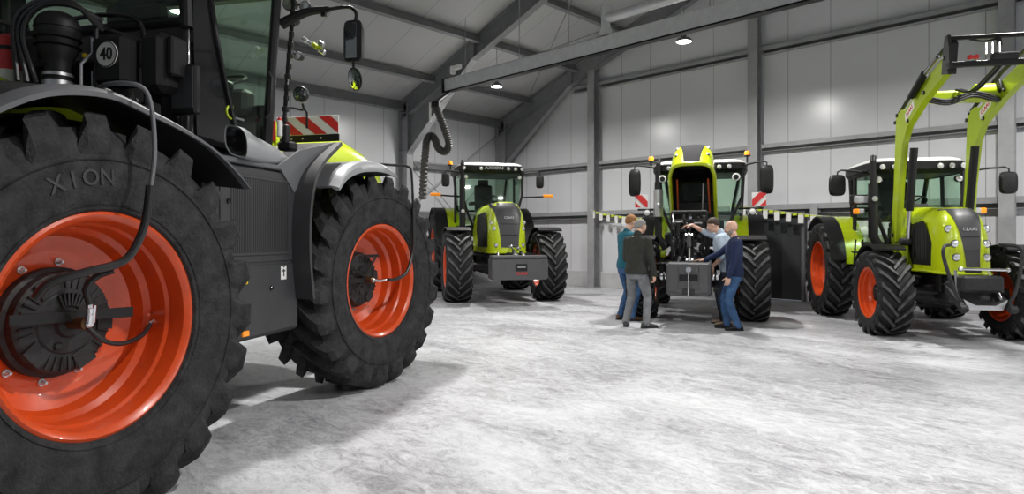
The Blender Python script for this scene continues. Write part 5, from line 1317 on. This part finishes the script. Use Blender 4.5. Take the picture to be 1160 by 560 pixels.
    # shoes
    for s in (-1, 1):
        hip_, kn, an, yw = legs[s]; mb = MB(); fd = Vector((math.cos(yw), math.sin(yw), 0)); sd = Vector((-fd.y, fd.x, 0)); rings = []
        base = Vector((an.x, an.y, 0))
        for q_, wd, ht in ((-.085, .02, .045), (-.075, .034, .075), (-.03, .038, .092), (.03, .040, .090), (.08, .046, .068), (.14, .048, .052), (.185, .036, .040), (.205, .012, .024)):
            rings.append([base+fd*q_*k+sd*wd*k*math.copysign(abs(math.cos(a))**.8, math.cos(a))+Vector((0, 0, (.012+ht*k*.5+(ht*k*.5)*math.copysign(abs(math.sin(a))**.7, math.sin(a))))) for a in [2*PI*i/16 for i in range(16)]])
        mb.loft(rings, P['shoe']); so = mb.obj('shoe', root)
        mb = MB(); rings = []
        for q_, wd in ((-.09, .022), (-.07, .038), (0, .042), (.09, .050), (.15, .050), (.20, .030)):
            rings.append([base+fd*q_*k+sd*wd*k+Vector((0, 0, 0)), base+fd*q_*k+sd*wd*k+Vector((0, 0, .022)), base+fd*q_*k-sd*wd*k+Vector((0, 0, .022)), base+fd*q_*k-sd*wd*k])
        mb.loft(rings, P.get('sole', BLK)); mb.obj('sole', so)
    if P.get('belt'):
        pass
    return root
LIP = MT('lips', (.42, .16, .12), .5)
HG = MT('hair_ginger', (.34, .15, .05), .7, var=.4, scale=60); HGREY = MT('hair_grey', (.30, .29, .28), .7, var=.4, scale=60); HB = MT('hair_brown', (.055, .032, .02), .6, var=.4, scale=60)
TEAL = MT('teal_knit', (.006, .115, .165), .85, var=.15, scale=30, bump=.3, bscale=180)
OLIVE = MT('olive_fleece', (.026, .029, .023), .85, var=.25, scale=10, bump=.3, bscale=60)
SHIRT = MT('pale_blue_shirt', (.46, .56, .68), .75, var=.10, scale=8)
NAVY = MT('navy_knit', (.010, .022, .075), .85, var=.2, scale=20, bump=.3, bscale=160)
DENIM = MT('blue_denim', (.045, .12, .27), .8, col2=(.022, .062, .15), scale=7, bump=.2, bscale=120)
DENIMD = MT('dark_denim', (.030, .040, .058), .8, col2=(.015, .02, .03), scale=7)
GJEAN = MT('grey_jeans', (.21, .22, .235), .8, col2=(.13, .135, .145), scale=7, bump=.2, bscale=120)
BRN = MT('brown_leather', (.10, .05, .025), .5); GSH = MT('grey_suede', (.045, .046, .05), .8); BEI = MT('tan_suede', (.33, .25, .18), .8)
BEARD = MT('stubble_grey', (.30, .25, .22), .8)
person('person', (2.04, 11.25), 68, 1.90, 'young man with ginger hair in a teal sweater and blue jeans, standing leftmost', dict(
    armR=((.12, -.22, .92), (-1, -.4, 0), (.5, 0, -1), (0, 1, 0), .35), armL=((.10, .22, .90), (-1, .4, 0), (.3, 0, -1), (0, -1, 0), .35),
    legR=(.04, -.13, -12), legL=(-.04, .12, 10), hair=dict(front=.45, side=-.15, back=-.85, vol=.09), haircol=HG, top=TEAL, topname='sweater', trousers=DENIM, shoe=BRN, pitch=6, lean=3, head=(.07, 0)))
person('person', (2.06, 10.38), 38, 1.80, 'grey-haired man seen from behind in a dark olive jacket and grey jeans', dict(
    armR=((.06, -.30, .80), (-1, -.5, 0), (.15, 0, -1), (0, 1, 0), .5), armL=((.22, .12, .98), (-1, .5, 0), (.6, -.5, -.4), (0, -1, 0), .4),
    legR=(.0, -.17, -40), legL=(-.02, .19, 22), hair=dict(front=.5, side=-.20, back=-.95, vol=.07), haircol=HGREY, top=OLIVE, topname='jacket', trousers=GJEAN, shoe=GSH, yaw=-22, pitch=8, lean=4, head=(.07, -.01), collar=1, gap=.030, armw=1.12, wr=.012, belly=.08, tw=1.02, hem=.87))
person('person', (3.60, 10.62), -62, 1.86, 'man in a pale blue shirt leaning into the open engine bay', dict(
    armR=((.60, .02, 1.72), (-.2, -.6, -1), (1, .2, -.1), (0, 0, -1), .3), armL=((.16, .26, 1.00), (-1, .4, 0), (.2, 0, -1), (0, -1, 0), .4),
    legR=(.05, -.13, -10), legL=(-.06, .13, 12), lean=13, hip=(-.05, 0), hair=dict(front=.40, side=-.15, back=-.95, vol=.07), haircol=HB, top=SHIRT, topname='shirt', trousers=DENIMD, shoe=BEI, pitch=22, yaw=0, head=(.07, 0), sleeve=.25, gap=.024, armw=1.12, wr=.014, collar=1))
person('person', (3.58, 10.12), -76, 1.76, 'bald man with a grey beard in a navy sweater and blue jeans, standing rightmost', dict(
    armR=((.46, -.14, 1.10), (-.3, -.3, -1), (1, .1, 0), (0, .3, -1), .15), armL=((.12, .24, .80), (-1, .4, 0), (.2, 0, -1), (0, -1, 0), .4),
    legR=(.10, -.10, -12), legL=(-.04, .12, 8), hair=None, haircol=HGREY, beard=BEARD, top=NAVY, topname='sweater', trousers=DENIM, shoe=BLK, pitch=10, head=(.05, 0), gap=.020, belly=.06))
